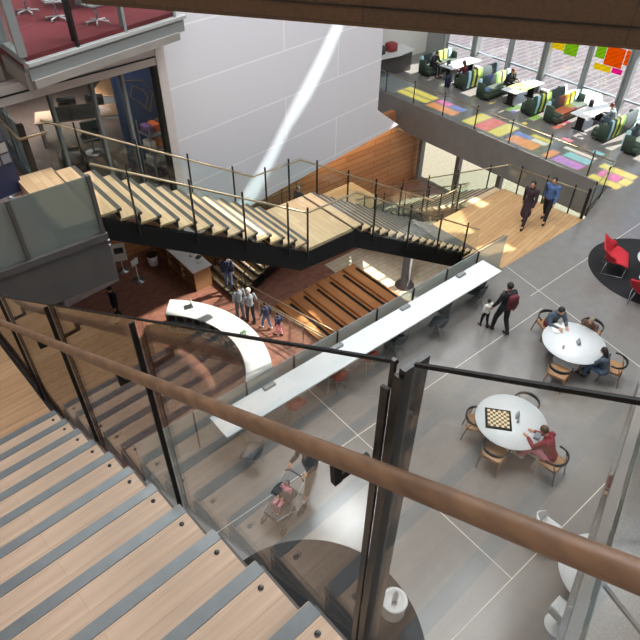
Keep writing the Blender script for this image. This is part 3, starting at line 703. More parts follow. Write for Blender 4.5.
def person(label, loc, rz, pose='stand', top='cblack', legs='cjeans', hair='hairdark', skin='skin', shoe='cshoe', scale=1, longhair=False, skirt=False, hood=False, group=None, hat=None, **kw):
    p = thing('person', label, 'person', loc, rz, group); J = joints(pose, **kw)
    b = MB()
    capsule(b, J['pel'], J['wa'], .125, .115); capsule(b, J['wa'], J['ch'], .115, .125); b.ball(J['ch'], (.11, .165, .14), 12); b.ball(J['pel'], (.11, .155, .11), 12)
    capsule(b, J['ch'], J['nb'], .1, .065); capsule(b, J['nb'], J['nt'], .055, .05)
    N = J['N']; hd = J['hd']
    b.ball(hd, (.092, .075, .112), 16, N); b.ball(hd+N @ Vector((.03, 0, -.05)), (.062, .055, .06), 12, N)
    b.ball(hd+N @ Vector((.098, 0, -.015)), (.02, .014, .026), 8, N); b.ball(hd+N @ Vector((.085, 0, -.062)), (.016, .028, .010), 8, N)
    for s in (1, -1): b.ball(hd+N @ Vector((0, .078*s, -.01)), (.02, .012, .03), 8, N)
    for n_, s in (('l', 1), ('r', -1)):
        capsule(b, J['sh'+n_], J['el'+n_], .05, .04); capsule(b, J['el'+n_], J['wr'+n_], .04, .027)
        w, f = J['wr'+n_], J['fd'+n_]; side = f.cross(Vector((0, 0, 1)) if abs(f.z) < .8 else Vector((0, 1, 0)))
        if side.length < .1: side = Vector((1, 0, 0))
        side.normalize(); palm = w+f*.075; capsule(b, w, palm, .026, .034); b.ball(palm, .036, 8); nr = f.cross(side)
        for q in range(4):
            o0 = palm+side*(.028-.0187*q)+f*.01; ln = (.07, .08, .075, .06)[q]
            mid = o0+f*ln*.55; b.tube([o0, mid, mid+(f*.7-nr*.5*s)*ln*.45], [.011, .010, .008], 6)
        th = w+f*.03+side*.02*s; b.tube([th, th+(f*.5+side*.8*s)*.04, th+(f*.9+side*.75*s)*.07], [.013, .012, .009], 6)
        capsule(b, J['hip'+n_], J['kn'+n_], .085, .058); capsule(b, J['kn'+n_], J['an'+n_], .058, .038); capsule(b, J['an'+n_], J['to'+n_], .042, .03)
    remesh(b, 'body', M[skin], p, .013)
    t = MB(); e = .018
    capsule(t, J['pel']+Vector((0, 0, .03)), J['wa'], .145, .135); capsule(t, J['wa'], J['ch'], .135, .145); t.ball(J['ch'], (.13, .185, .155), 12); t.ball(J['pel']+Vector((0, 0, .04)), (.13, .175, .12), 12)
    capsule(t, J['ch'], J['nb'], .11, .078)
    for n_ in 'lr': capsule(t, J['sh'+n_], J['el'+n_], .072, .058); capsule(t, J['el'+n_], J['el'+n_].lerp(J['wr'+n_], .93), .058, .043)
    if skirt: capsule(t, J['pel'], J['knl'].lerp(J['knr'], .5), .16, .19)
    remesh(t, 'coat' if skirt else 'shirt', M[top], p, .016)
    g = MB(); g.ball(J['pel'], (.125, .17, .12), 12)
    for n_ in 'lr': capsule(g, J['hip'+n_], J['kn'+n_], .1, .074); capsule(g, J['kn'+n_], J['kn'+n_].lerp(J['an'+n_], .92), .074, .056)
    remesh(g, 'trousers', M[legs], p, .016)
    for n_ in 'lr':
        f = MB(); capsule(f, J['an'+n_]+Vector((-.03, 0, -.04)), J['to'+n_], .052, .042); f.tube([J['an'+n_]+Vector((0, 0, -.02)), J['an'+n_]+Vector((0, 0, .04))], .052, 10)
        remesh(f, 'shoe', M[shoe], p, .014)
    h = MB(); h.ball(hd+N @ Vector((-.018, 0, .025)), (.098, .088, .105), 14, N)
    if longhair: capsule(h, hd+N @ Vector((-.05, 0, 0)), hd+N @ Vector((-.075, 0, -.2)), .08, .07)
    if hat: h.ball(hd+N @ Vector((-.0, 0, .06)), (.115, .105, .08), 14, N)
    remesh(h, 'hat' if hat else 'hair', M[hat or hair], p, .013)
    for s in (1, -1): MB().ball(hd+N @ Vector((.083, .03*s, .008)), .009, 8).build('eye', M['screen'], p)
    if hood:
        hh = MB(); capsule(hh, J['nb']+Vector((-.08, -.07, .0)), J['nb']+Vector((-.08, .07, .0)), .07, .07); remesh(hh, 'hood', M[top], p, .018)
    p.scale = (scale,)*3
    return p
def backpack(p, m, J0=1.2):
    b = MB().rbox((-.2, 0, 0), (.16, .30, .42), .05); return b
rad = math.radians
# hall walkers
pm = person('man in black with a maroon backpack walking across the grey floor', (11.84, 6.2, 0), R(75), top='cblack', legs='cblack', stride=.14, hood=True)
bk = MB().rbox((-.21, 0, 1.26), (.15, .29, .42), .05).build('pack', M['cmaroon'], None)
r = thing('backpack', 'maroon backpack on the back of the walking man in black', 'backpack', (11.84, 6.2, 0), R(75)); bk.name = 'bag'; bk.parent = r
for s in (.09, -.09): MB().tube([(-.15, s, 1.44), (-.02, s, 1.5), (.12, s, 1.42), (.14, s, 1.2), (-.12, s, 1.1)], .014, 6).build('strap', M['cmaroon'], r)
person('small child in a cream jacket holding the hand of the man in black', (11.7, 6.62, 0), R(75), top='cwhite', legs='cblack', scale=.57, stride=.1, arms={'r': 'hold', 'l': 'down'})
person('person in a dark plum coat walking on the wood landing', (17.05, 9.15, 0), R(190), top='cplum', legs='cplum', hair='hairdark', stride=.22, skirt=True, shoe='cblack', longhair=True)
person('person in a blue denim jacket walking on the wood landing', (17.85, 8.85, 0), R(190), top='cblue', legs='cblack', stride=.16)
person('person in black cap and coat holding a white bag on the brick floor', (5.45, 19.3, -5), R(200), top='cblack', legs='cblack', hat='cblack', stride=.12)
person('person in a dark coat and jeans standing on the lowest oak steps', (10.02, 18.0, -4.83), R(60), top='cnavy', legs='cjeans', stride=.1, hood=True)
person('person in a white cap and grey shirt beside the curved desk', (9.6, 15.75, -5), R(80), top='cgrey', legs='cblack', hat='cwhite', stride=.08, arms={'l': 'front', 'r': 'front'})
person('person in a grey shirt close behind the one with the white cap', (9.42, 16.25, -5), R(80), top='cgrey', legs='cslate', hair='hairbrown', stride=.05)
person('child in a navy top and jeans by the steel handrail', (9.88, 15.05, -5), R(100), top='cnavy', legs='cjeans', scale=.78, stride=.16, shoe='cshoew')
person('small child in navy and pink nearest the viewer along the steel handrail', (10.02, 14.4, -5), R(100), top='cnavy', legs='cpink', scale=.68, stride=.1)
person('person in grey blue on the far lower stair landing', (14.3, 18.5, -3.3), R(200), top='cslate', legs='cslate', stride=.05)
person('person in dark clothes pushing a stroller across the hall floor', (4.55, 5.65, 0), R(195), top='cblack', legs='ckhaki', arms={'l': 'push', 'r': 'push'}, stride=.2, shoe='cshoew', lean=.1)

# ------------------------------------------------------------ round tables and oak armchairs
def round_table(label, loc, r, group=None, h=.74, ped='white'):
    t = thing('round_table', label, 'table', loc, 0, group)
    MB().lathe([(0, h-.03), (r-.03, h-.03), (r, h-.015), (r, h), (0, h+.001)], seg=64).build('tabletop', M['laminate'], t)
    MB().lathe([(.34, 0), (.34, .012), (.07, .04), (.05, .1), (.05, h-.08), (.16, h-.03)], seg=32).build('pedestal', M['lightgrey' if ped != 'white' else 'white'], t)
    return t
def make_armchair(label, loc, rz, group='oak armchairs at the round tables'):
    t = thing('armchair', label, 'chair', loc, rz, group)
    m = MB(); pr = []
    for k in range(13):
        a = R(-105+210*k/12); pr.append((.0+.0-math.cos(a)*.27, math.sin(a)*.29))
    rings = []
    for k, (x, y) in enumerate(pr):
        hgt = .035 if abs(k-6) > 3 else .06+.03*(3-abs(k-6))/3
        q = Vector((x, y, 0)).normalized(); w = .03
        rings.append([Vector((x, y, .665))+q*w*i+Vector((0, 0, j*hgt/2)) for i, j in ((-.5, -1), (.5, -1), (.5, 1), (-.5, 1))])
    m.loft(rings); m.build('backrest', M['chairblack'], t)
    MB().rbox((.02, 0, .435), (.46, .48, .035), .08).build('seat', M['oak'], t)
    for sx, sy in ((1, 1), (1, -1), (-1, 1), (-1, -1)):
        if sx > 0: pts = [(.24, .25*sy, 0), (.2, .235*sy, .43)]
        else: pts = [(-.27, .24*sy, 0), (-.2, .22*sy, .42), (-.12, .265*sy, .655)]
        MB().tube([Vector(p) for p in pts], [.013, .019, .014][:len(pts)], 8).build('leg', M['oak'], t)
    MB().bar((.2, -.22, .4), (.2, .22, .4), .02, .04).bar((-.2, -.22, .4), (-.2, .22, .4), .02, .04).bar((-.2, .22, .4), (.2, .22, .4), .02, .04).bar((-.2, -.22, .4), (.2, -.22, .4), .02, .04).build('apron', M['oak'], t)
    return t
T1, T2 = Vector((12.28, 4.3, 0)), Vector((8.87, 3.74, 0))
round_table('large white round table with three people seated round it', T1, .8)
round_table('large white round table with a chessboard on it', T2, .8)
round_table('white round table cut by the right rail at the lower right', (7.27, .5, 0), .79)
round_table('small white table on the black round rug', (17.55, 4.7, 0), .62, ped='white')
def around(T, deg, rr): a = R(deg); return (T.x+rr*math.cos(a), T.y+rr*math.sin(a), 0), a+math.pi
ch0 = None
for T, deg, rr, lab in ((T1, 66, 1.12, 'oak armchair with black back holding the man in dark grey at the far table'), (T1, 195, .95, 'empty oak armchair with black back on the near side of the three person table'),
        (T1, 5, 1.08, 'oak armchair with black back at the right of the three person table'), (T1, -72, 1.08, 'oak armchair with black back half turned behind the child in blue'),
        (T2, 195, .8, 'oak armchair tucked under the left side of the chess table'), (T2, 10, .85, 'oak armchair tucked at the far right side of the chess table'),
        (T2, 125, .72, 'oak armchair pushed in at the far left of the chess table'), (T2, -88, 1.16, 'oak armchair under the woman in dark red at the chess table')):
    p, a = around(T, deg, rr)
    if ch0 is None: ch0 = make_armchair(lab, p, a)
    else: dup(ch0, p, a, lab)
for T, deg, rr, lab, kw in ((T1, 66, 1.06, 'man in a dark grey sweater seated at the far table with papers', dict(top='cslate', legs='cmaroon', hair='hairdark', lean=.35)),
        (T1, 5, 1.0, 'child with fair brown hair seated at the right of the far table', dict(top='cbrown', legs='cblack', hair='hairblond', lean=.3, scale=.85, longhair=True)),
        (T1, -92, .98, 'child with dark hair in a blue grey top leaning on the far table', dict(top='cslate', legs='cjeans', hair='hairdark', lean=.3, scale=.88, longhair=True)),
        (T2, -88, 1.08, 'woman in a dark red sweater seated at the chess table', dict(top='cdarkred', legs='cpink', hair='hairbrown', lean=.45, shoe='cshoew', foot=.1))):
    p, a = around(T, deg, rr); person(lab, p, a, pose='sit', **kw)
# chessboard
cb = thing('chessboard', 'black edged chessboard of light and brown squares on the round table', 'chessboard', (8.67, 3.95, .742), R(40))
MB().rbox((0, 0, .018), (.58, .58, .034), .01).build('board', M['blackpaint'], cb)
m = MB(); 
for i in range(8):
    for j in range(8):
        m.cur = (i+j) % 2; m.box((-.21+.06*i, -.21+.06*j, .037), (.06, .06, .003))
m.build('squares', [mat('square_light', 'd9c7a0', .5), mat('square_dark', '5e4326', .5)], cb)
def tent(label, loc, rz, s=.12, m='paper'):
    t = MB().slab([Vector((-s/2, -.05, 0)), Vector((s/2, -.05, 0)), Vector((s/2, 0, s)), Vector((-s/2, 0, s))], (0, 1, .3), .004).slab([Vector((-s/2, .05, 0)), Vector((s/2, .05, 0)), Vector((s/2, 0, s)), Vector((-s/2, 0, s))], (0, -1, .3), .004)
    o = t.build('table_tent', M[m], None, loc, rz); return tag(o, label, 'sign')
tent('small grey tent card beside the chessboard', (9.08, 3.72, .742), .5, .15, 'lightgrey')
tent('small grey tent card in the middle of the far table', (12.32, 4.2, .742), .8, .15, 'lightgrey')
for T, lab in (((8.95, 3.62, .742), 'small clear cup beside the tent card on the chess table'), ((11.85, 4.35, .742), 'small cup on the far round table')):
    o = MB().lathe([(.025, 0), (.035, .09), (.03, .09), (.022, .01), (0, .01)], seg=16).build('cup', M['lightgrey'], None, T); tag(o, lab, 'cup')
for i, (x, y) in enumerate(((12.45, 4.95), (12.62, 4.8), (12.3, 4.88))):
    o = MB().box((0, 0, .004), (.24, .17, .008)).build('paper_sheet', M['paper'], None, (x, y, .743+.009*i), .4*i); tag(o, ('cream paper sheet in front of the man in dark grey', 'cream paper sheet right of the others at the far table', 'topmost cream paper sheet by the man in dark grey')[i], 'paper', 'papers on the far table')
o = MB().rbox((0, 0, .03), (.2, .13, .06), .02).build('pencil_case', M['cgrey'], None, (8.95, 3.1, .742), .3); tag(o, 'grey pouch under the hands of the woman in dark red', 'pouch')

# ------------------------------------------------------------ rugs, red chairs, white chairs, stool
def rug(label, c, r):
    o = MB().lathe([(0, 0), (r-.01, 0), (r, .004), (r-.005, .012), (0, .012)], seg=96).build('round_rug', M['rug'], None, (c[0], c[1], .001)); return tag(o, label, 'rug')
rug('black round rug under the red chairs at the right', (17.95, 4.9), 1.9)
rug('dark round rug under the white stool below the glass guard', (2.45, 3.1), 2.1)
def red_chair(label, loc, rz):
    t = thing('lounge_chair', label, 'chair', loc, rz, 'red chairs on the black rug'); t.scale = (1.22, 1.28, 1.1)
    rings = []
    for k in range(11):
        a = -1+2*k/10
        pts = []
    # shell: curved sheet from seat to back with side wings
    m = MB(); nu, nv = 12, 10; vs = []
    for i in range(nu+1):
        u = i/nu; 
        if u < .5: x, z = .30-.52*u*2, .42-.05*math.sin(u*2*math.pi*.5)
        else: q = (u-.5)*2; x, z = -.22-.16*q, .40+.50*q
        for j in range(nv+1):
            v = -1+2*j/nv; wdt = .34+.05*math.sin(math.pi*u)
            lift = abs(v)**2.4*(.20*math.sin(math.pi*min(1, u*1.1))); fwd = abs(v)**2.2*(.20 if u > .45 else .05)*math.sin(math.pi*min(1, u))
            vs.append((x+fwd, v*wdt, z+(lift if u < .7 else lift*.6)))
    fs = [(i*(nv+1)+j, i*(nv+1)+j+1, (i+1)*(nv+1)+j+1, (i+1)*(nv+1)+j) for i in range(nu) for j in range(nv)]
    m.add(vs, fs, True); o = m.build('shell', M['redfab'], t); md = o.modifiers.new('s', 'SOLIDIFY'); md.thickness = .035
    for s in (1, -1): MB().tube([(.28, .25*s, .36), (.26, .28*s, .012), (-.26, .28*s, .012), (-.2, .22*s, .38)], .010, 8).build('leg_frame', M['steel'], t)
    MB().tube([(.2, -.24, .36), (.2, .24, .36)], .01, 6).build('cross_bar', M['steel'], t)
    return t
red_chair('red shell lounge chair at the back left of the black rug', (17.05, 5.75, .014), R(-62))
red_chair('red shell lounge chair at the front of the black rug', (16.25, 4.3, .014), R(20))
def tulip_chair(label, loc, rz):
    t = thing('tulip_chair', label, 'chair', loc, rz, 'white sculptural chairs by the cut round table')
    m = MB(); nu, nv = 12, 12; vs = []
    for i in range(nu+1):
        u = i/nu
        if u < .5: x, z = .24-.42*u*2, .45-.04*math.sin(u*2*math.pi)
        else: q = (u-.5)*2; x, z = -.18-.10*q, .42+.40*q
        for j in range(nv+1):
            v = -1+2*j/nv; wdt = .24-.07*max(0, u-.6)/.4*0+.02*math.sin(math.pi*u); wdt *= (1 if u < .85 else 1-.5*(u-.85)/.15)
            lift = abs(v)**2*(.10*math.sin(math.pi*min(1, u*1.3))); vs.append((x+abs(v)**2*.1*(u > .5), v*wdt, z+lift))
    fs = [(i*(nv+1)+j, i*(nv+1)+j+1, (i+1)*(nv+1)+j+1, (i+1)*(nv+1)+j) for i in range(nu) for j in range(nv)]
    m.add(vs, fs, True); o = m.build('shell', M['laminate'], t); md = o.modifiers.new('s', 'SOLIDIFY'); md.thickness = .02
    MB().lathe([(.24, 0), (.23, .012), (.06, .05), (.035, .15), (.035, .3), (.09, .40)], seg=28).build('pedestal', M['laminate'], t)
    return t
tulip_chair('white sculptural chair left of the cut round table', (7.4, 1.72, 0), R(-75))
tulip_chair('white sculptural chair at the bottom edge of the view', (6.25, .55, 0), R(5))
s = thing('drum_stool', 'white hourglass stool on the dark round rug', 'stool', (4.1, 2.65, .013))
MB().lathe([(.21, 0), (.225, .02), (.2, .12), (.185, .22), (.2, .34), (.24, .43), (.235, .45), (.18, .45), (.17, .43), (0, .43)], seg=40).build('body', M['laminate'], s)
tent('grey folded card standing on the white stool', (4.12, 2.66, .446), .6, .17, 'lightgrey')
# shell chairs under the counter
def shell_chair(label, loc, rz, m_, grp='wire based shell chairs along the counter'):
    t = thing('shell_chair', label, 'chair', loc, rz, grp)
    m = MB(); nu, nv = 10, 10; vs = []
    for i in range(nu+1):
        u = i/nu
        if u < .55: x, z = .22-.42*u/.55, .44-.03*math.sin(u/.55*math.pi)
        else: q = (u-.55)/.45; x, z = -.20-.08*q, .43+.36*q
        for j in range(nv+1):
            v = -1+2*j/nv; lift = abs(v)**2.5*.15*math.sin(math.pi*min(1, u*1.15)); vs.append((x+abs(v)**2*.08*(u > .5), v*(.24 if u < .8 else .24-.06*(u-.8)/.2), z+lift))
    fs = [(i*(nv+1)+j, i*(nv+1)+j+1, (i+1)*(nv+1)+j+1, (i+1)*(nv+1)+j) for i in range(nu) for j in range(nv)]
    m.add(vs, fs, True); o = m.build('shell', M[m_], t); md = o.modifiers.new('s', 'SOLIDIFY'); md.thickness = .012
    for a in (45, 135, 225, 315):
        MB().tube([(.09*math.cos(R(a)), .09*math.sin(R(a)), .40), (.25*math.cos(R(a)), .23*math.sin(R(a)), 0)], .008, 6).build('leg', M['steel'], t)
    MB().tube([(.17, .16, .18), (-.17, -.16, .22)], .005, 6).tube([(.17, -.16, .18), (-.17, .16, .22)], .005, 6).build('brace', M['steel'], t)
    return t
cs = shell_chair('dark grey shell chair under the far end of the counter', (12.25, 7.4, 0), R(95), 'shellgrey')
dup(cs, (10.35, 7.2, 0), R(110), 'dark grey shell chair pulled out near the middle of the counter')
dup(cs, (9.0, 7.45, 0), R(85), 'dark shell chair mostly hidden under the counter left of the pulled out one')
dup(cs, (3.95, 6.9, 0), R(120), 'dark shell chair behind the wooden handrail at the near end of the counter')
co = shell_chair('orange red shell chair at the counter farther from the viewer', (7.95, 7.5, 0), R(90), 'orangeshell')
dup(co, (6.9, 7.48, 0), R(95), 'orange red shell chair in the middle of the red ones')
dup(co, (5.5, 7.42, 0), R(80), 'orange red shell chair nearest the viewer')

# stroller
st = thing('stroller', 'grey baby stroller pushed across the hall floor behind the glass', 'stroller', (3.65, 5.45, 0), R(195))
for sx, sy, rr in ((.28, .26, .09), (.28, -.26, .09), (-.32, .28, .13), (-.32, -.28, .13)):
    w = MB(); w.tube([(rr*math.cos(2*math.pi*k/20)+sx, sy, rr+rr*math.sin(2*math.pi*k/20)) for k in range(20)], .018, 8, closed=True)
    for k in range(5): w.tube([(sx, sy, rr), (sx+rr*math.cos(k*1.256), sy, rr+rr*math.sin(k*1.256))], .005, 5)
    w.build('wheel', M['chairblack'], st)
for sy in (.25, -.25): MB().tube([(.28, sy, .1), (.05, sy, .5), (-.45, sy*.95, .98)], .013, 8).tube([(-.32, sy, .14), (.05, sy, .5), (.35, sy*.7, .55)], .013, 8).build('frame', M['steel'], st)
MB().tube([(-.45, -.24, .98), (-.5, -.15, 1.02), (-.5, .15, 1.02), (-.45, .24, .98)], .017, 8).build('handle', M['chairblack'], st)
MB().loft([[Vector((x, y*w, z)) for x, y, z in ((.3, -1, .5-d), (.3, 1, .5-d), (-.2, 1, .42-d), (-.2, -1, .42-d))] for w, d in ((.2, 0), (.22, .1), (.16, .16))]).build('seat', M['cslate'], st)
hd_ = MB(); vs = []
for i in range(7):
    a = R(10+20*i)
    for j in range(9):
        b_ = -1+2*j/8; vs.append((-.22-.28*math.cos(a)*.9+.1, b_*.24, .55+.36*math.sin(a)*(1-.25*b_*b_)))
hd_.add(vs, [(i*9+j, i*9+j+1, (i+1)*9+j+1, (i+1)*9+j) for i in range(6) for j in range(8)], True); o = hd_.build('hood', M['cblack'], st); o.modifiers.new('s', 'SOLIDIFY').thickness = .01
MB().rbox((-.05, 0, .2), (.4, .34, .16), .05).build('basket', M['cgrey'], st)
by = person('baby in pink lying in the stroller', (3.72, 5.46, .46), R(195), pose='sit', top='cpink', legs='cpink', hair='hairbrown', scale=.5, lean=-.5)

# ------------------------------------------------------------ lounge: booths, tables, people
STR = []
def stripemat():
    m = bpy.data.materials.new('striped_upholstery'); m.use_nodes = True; nt = m.node_tree; b = nt.nodes['Principled BSDF']; b.inputs['Roughness'].default_value = .85
    tc = nt.nodes.new('ShaderNodeTexCoord'); sp = nt.nodes.new('ShaderNodeSeparateXYZ'); nt.links.new(tc.outputs['Object'], sp.inputs[0])
    ma = nt.nodes.new('ShaderNodeMath'); ma.operation = 'MULTIPLY_ADD'; ma.inputs[1].default_value = .36; ma.inputs[2].default_value = .5; nt.links.new(sp.outputs[0], ma.inputs[0])
    rp = nt.nodes.new('ShaderNodeValToRGB'); rp.color_ramp.interpolation = 'CONSTANT'; nt.links.new(ma.outputs[0], rp.inputs[0])
    cols = ['2f4a48', 'a9d0d4', '33443f', 'c3cc5a', '2c3834', 'b9c85c', '5c8a3e', '2f3a3c', 'd4d69a', '2f7f9c', '223034', '3f93ad', 'b8dce0', '2a5a66']
    el = rp.color_ramp.elements
    for i, c in enumerate(cols):
        e_ = el[i] if i < 2 else el.new(.5)
        e_.position = .03+.94*i/len(cols); e_.color = lin(c)
    nt.links.new(rp.outputs[0], b.inputs['Base Color']); return m
M['stripe'] = stripemat(); M['sofagreen'] = mat('sofa_green', '3c4a3e', .8, noise=.2, nscale=10)
def booth(label, loc, rz):
    """sofa 2.5 long in x, facing +y"""
    t = thing('booth_sofa', label, 'sofa', loc, rz, 'striped booth sofas in the lounge')
    MB().rbox((0, .05, .27), (2.5, .62, .3), .05).build('base', M['sofagreen'], t)
    MB().rbox((0, .08, .45), (2.44, .56, .1), .04).build('seat', M['sofagreen'], t)
    m = MB(); pr = [(-.36, .12), (-.22, .12), (-.17, .45), (-.22, .93), (-.27, .97), (-.36, .95), (-.40, .6)]
    m.loft([[Vector((x, y, z)) for y, z in pr] for x in (-1.27, 1.27)]); m.build('backrest', M['stripe'], t)
    for sx in (-1, 1): MB().rbox((sx*1.25, -.12, .45), (.08, .46, .72), .03).build('side_panel', M['sofagreen'], t)
    for sx in (-1.1, 1.1):
        for sy in (-.2, .28): MB().box((sx, sy, .06), (.06, .06, .12)).build('leg', M['black'], t)
    return t
b0 = booth('striped booth sofa with the farthest left table, its back to the far wall', (26.5, 21.55, 0), R(180))
dup(b0, (26.5, 19.05, 0), 0, 'striped booth sofa on the near side of the farthest left table')
dup(b0, (26.3, 17.45, 0), R(180), 'striped booth sofa holding the person in black at the middle table')
dup(b0, (26.5, 14.95, 0), 0, 'striped booth sofa on the near side of the middle table')
dup(b0, (26.5, 13.65, 0), R(180), 'striped booth sofa across from the man in grey')
dup(b0, (26.6, 11.25, 0), 0, 'striped booth sofa holding the man in grey')
dup(b0, (26.4, 9.7, 0), R(180), 'dark striped booth sofa cut by the right edge of the photo')
def lounge_table(label, loc):
    t = thing('lounge_table', label, 'table', loc, 0, 'white rectangular tables of the lounge')
    MB().rbox((0, 0, .725), (2.4, .85, .03), .05).build('tabletop', M['laminate'], t)
    for sx in (-.85, .85):
        MB().box((sx, 0, .37), (.08, .34, .68)).build('leg', M['chairblack'], t); MB().box((sx, 0, .02), (.12, .6, .04)).build('foot', M['chairblack'], t)
    return t
lt = lounge_table('white table between the farthest left booths', (26.7, 20.3, 0))
dup(lt, (26.5, 16.2, 0), 0, 'white table in front of the person in black'); dup(lt, (26.6, 12.45, 0), 0, 'white table in front of the man in grey')
person('person with long brown hair and maroon top on the near left booth', (25.7, 19.15, 0), R(95), pose='sit', top='cmaroon', legs='cblack', hair='hairbrown', longhair=True, lean=.2)
person('person in a black coat slumped on the far booth at the left table', (25.7, 21.4, 0), R(-90), pose='sit', top='cblack', legs='cblack', lean=.3)
person('person in black with reddish hair reading at the middle table', (26.7, 17.3, 0), R(-85), pose='sit', top='cblack', legs='cblack', hair='hairred', lean=.3)
person('man in a light grey shirt with reddish hair at the right table', (26.6, 11.4, 0), R(100), pose='sit', top='cgrey', legs='cslate', hair='hairred', lean=.3)
sc_ = thing('suitcase', 'navy rolling suitcase with raised handle beside the left table', 'suitcase', (25.15, 19.75, 0), R(20))
MB().rbox((0, 0, .3), (.38, .24, .5), .05).build('body', M['navy'], sc_)
for s_ in (.09, -.09): MB().tube([(s_, -.08, .5), (s_, -.08, 1.0)], .008, 6).build('handle_bar', M['steel'], sc_)
MB().bar((-.1, -.08, 1.0), (.1, -.08, 1.0), .03, .02).build('grip', M['chairblack'], sc_)
for sx in (.15, -.15): 
    for sy in (.09, -.09): MB().ball((sx, sy, .03), .028, 8).build('wheel', M['chairblack'], sc_)
def laptop(label, loc, rz):
    t = thing('laptop', label, 'laptop', loc, rz); MB().box((0, 0, .01), (.33, .23, .018)).build('base', M['steel'], t); MB().box((0, .125, .12), (.33, .012, .22), 0, R(-12)).build('screen', M['screen'], t); return t
laptop('open laptop on the farthest left table', (25.9, 20.35, .742), R(0)); laptop('open laptop in front of the person in black', (26.8, 16.6, .742), R(180)); 
bg = MB().rbox((0, 0, .13), (.34, .2, .26), .07).build('bag', M['cblack'], None, (26.9, 12.75, .742), .4); tag(bg, 'black bag on the table in front of the man in grey', 'bag')
for (x, y, lab) in ((26.0, 16.0, 'dark phone lying on the middle table'), (26.1, 12.3, 'dark phone lying on the right table'), (27.3, 20.2, 'dark phone at the far end of the left table')):
    o = MB().rbox((0, 0, .005), (.15, .08, .01), .01).build('phone', M['screen'], None, (x, y, .742), .6); tag(o, lab, 'phone')
# lounge back left: tv unit and curved white counter
cc = thing('curved_counter', 'dark counter with a curved white rim at the far left of the lounge', 'counter', (24.2, 23.2, 0))
m = MB(); m.prism([(-1.6, -.35), (1.2, -.55), (1.4, .5), (-1.6, .5)], 0, 1.0); m.build('body', M['fascia'], cc)
m = MB(); m.prism([(-1.7, -.5), (0, -.75), (1.3, -.6), (1.5, .5), (-1.7, .5)], 1.0, 1.08); m.build('rim', M['laminate'], cc)
for x in (-.8, .1): MB().rbox((x, 0, 1.3), (.6, .5, .4), .1).build('cushion', M['darkred' if x > 0 else 'sofagreen'], cc)

# ------------------------------------------------------------ lower floor things
dk = thing('curved_desk', 'curved white topped desk with open storage bins on the brick floor', 'desk', (4.4, 14.6, -5))
m = MB(); ri, ro, a0, a1, ns = 3.55, 4.42, -52, 50, 34
def arc(r_, a): return (r_*math.cos(R(a)), r_*math.sin(R(a)))
def ringseg(ri, ro, z0, z1, a0, a1, ns):
    m = MB(); m.loft([[Vector(arc(ri, a)+(z0,)), Vector(arc(ro, a)+(z0,)), Vector(arc(ro, a)+(z1,)), Vector(arc(ri, a)+(z1,))] for a in [a0+(a1-a0)*k/ns for k in range(ns+1)]]); 
    m.sm = [False]*len(m.f); return m
ringseg(3.5, 4.45, .93, .97, a0, a1, ns).build('worktop', M['laminate'], dk)
ringseg(4.2, 4.4, 0, .93, a0, a1, ns).build('front_panel', M['white'], dk)
ringseg(3.56, 4.2, 0, .06, a0, a1, ns).build('plinth', M['grey'], dk)
ringseg(3.56, 4.2, .48, .5, a0, a1, ns).build('shelf', M['lightgrey'], dk)
for k in range(19):
    a = a0+(a1-a0)*k/18; c, s_ = math.cos(R(a)), math.sin(R(a))
    MB().box((3.88*c, 3.88*s_, .48), (.64, .02, .9), R(a)).build('divider', M['lightgrey'], dk)
for k in range(18):
    a = a0+(a1-a0)*(k+.5)/18; c, s_ = math.cos(R(a)), math.sin(R(a))
    for z_ in (.26, .66):
        if random.random() < .75:
            o = MB().rbox((3.9*c, 3.9*s_, z_), (.5, .26, .26), .02, R(a)).build('storage_bin', M[random.choice(['lightgrey', 'fascia', 'shellgrey'])], None, (4.4, 14.6, -5)); tag(o, 'grey storage bin in the open back of the curved desk', 'bin', 'storage bins under the curved desk')
sg = tent('small white sign standing on the curved desk', (7.75, 17.1, -4.03), 1.2, .28, 'paper')
fl = MB()
for k in range(26):
    a = random.random()*6.28; q = random.random()*.16; fl.ball((q*math.cos(a), q*math.sin(a), .05+random.random()*.1), (.04, .025, .012), 6, Matrix.Rotation(a, 3, 'Z'))
o = fl.build('leaf_bundle', M['foliage'], None, (8.45, 14.4, -4.03)); tag(o, 'green leafy sprigs lying on the curved desk', 'plant')
m = MB()
for k in range(7): m.bar((0, .1*k, .02), (.5, .1*k-.12, .02), .03, .02)
o = m.build('black_rack', M['chairblack'], None, (7.2, 11.5, -4.03)); tag(o, 'black slatted rack on the near end of the curved desk', 'rack')
# book shelf counter
bs = thing('shelf_counter', 'wooden counter with open shelves of books on the brick floor', 'shelf unit', (9.2, 20.7, -5), R(0))
MB().rbox((.1, 0, 1.06), (.95, 3.7, .05), .02).build('worktop', M['white'], bs); MB().box((.4, 0, .52), (.2, 3.6, 1.04)).build('back_panel', M['seatwood'], bs)
for z_ in (.08, .4, .72): MB().box((.05, 0, z_), (.7, 3.6, .04)).build('shelf', M['oak'], bs)
for y_ in (-1.8, -.6, .6, 1.8): MB().box((.08, y_, .52), (.78, .05, 1.04)).build('side_panel', M['oak'], bs)
for z_ in (.12, .44, .76):
    y_ = -1.7
    while y_ < 1.7:
        if min(abs(y_-q) for q in (-.6, .6)) > .07 and random.random() < .8:
            h_ = .2+.06*random.random(); w_ = .06+.05*random.random(); o = MB().box((0, 0, h_/2), (.2, w_, h_)).build('book', M[random.choice(['paper', 'shellgrey', 'cmaroon', 'cwhite', 'cslate', 'orange'])], None, (9.15, 20.7+y_, -5+z_-.02)); tag(o, 'book standing in the open shelves of the wooden counter', 'book', 'books in the wooden counter')
        y_ += .19
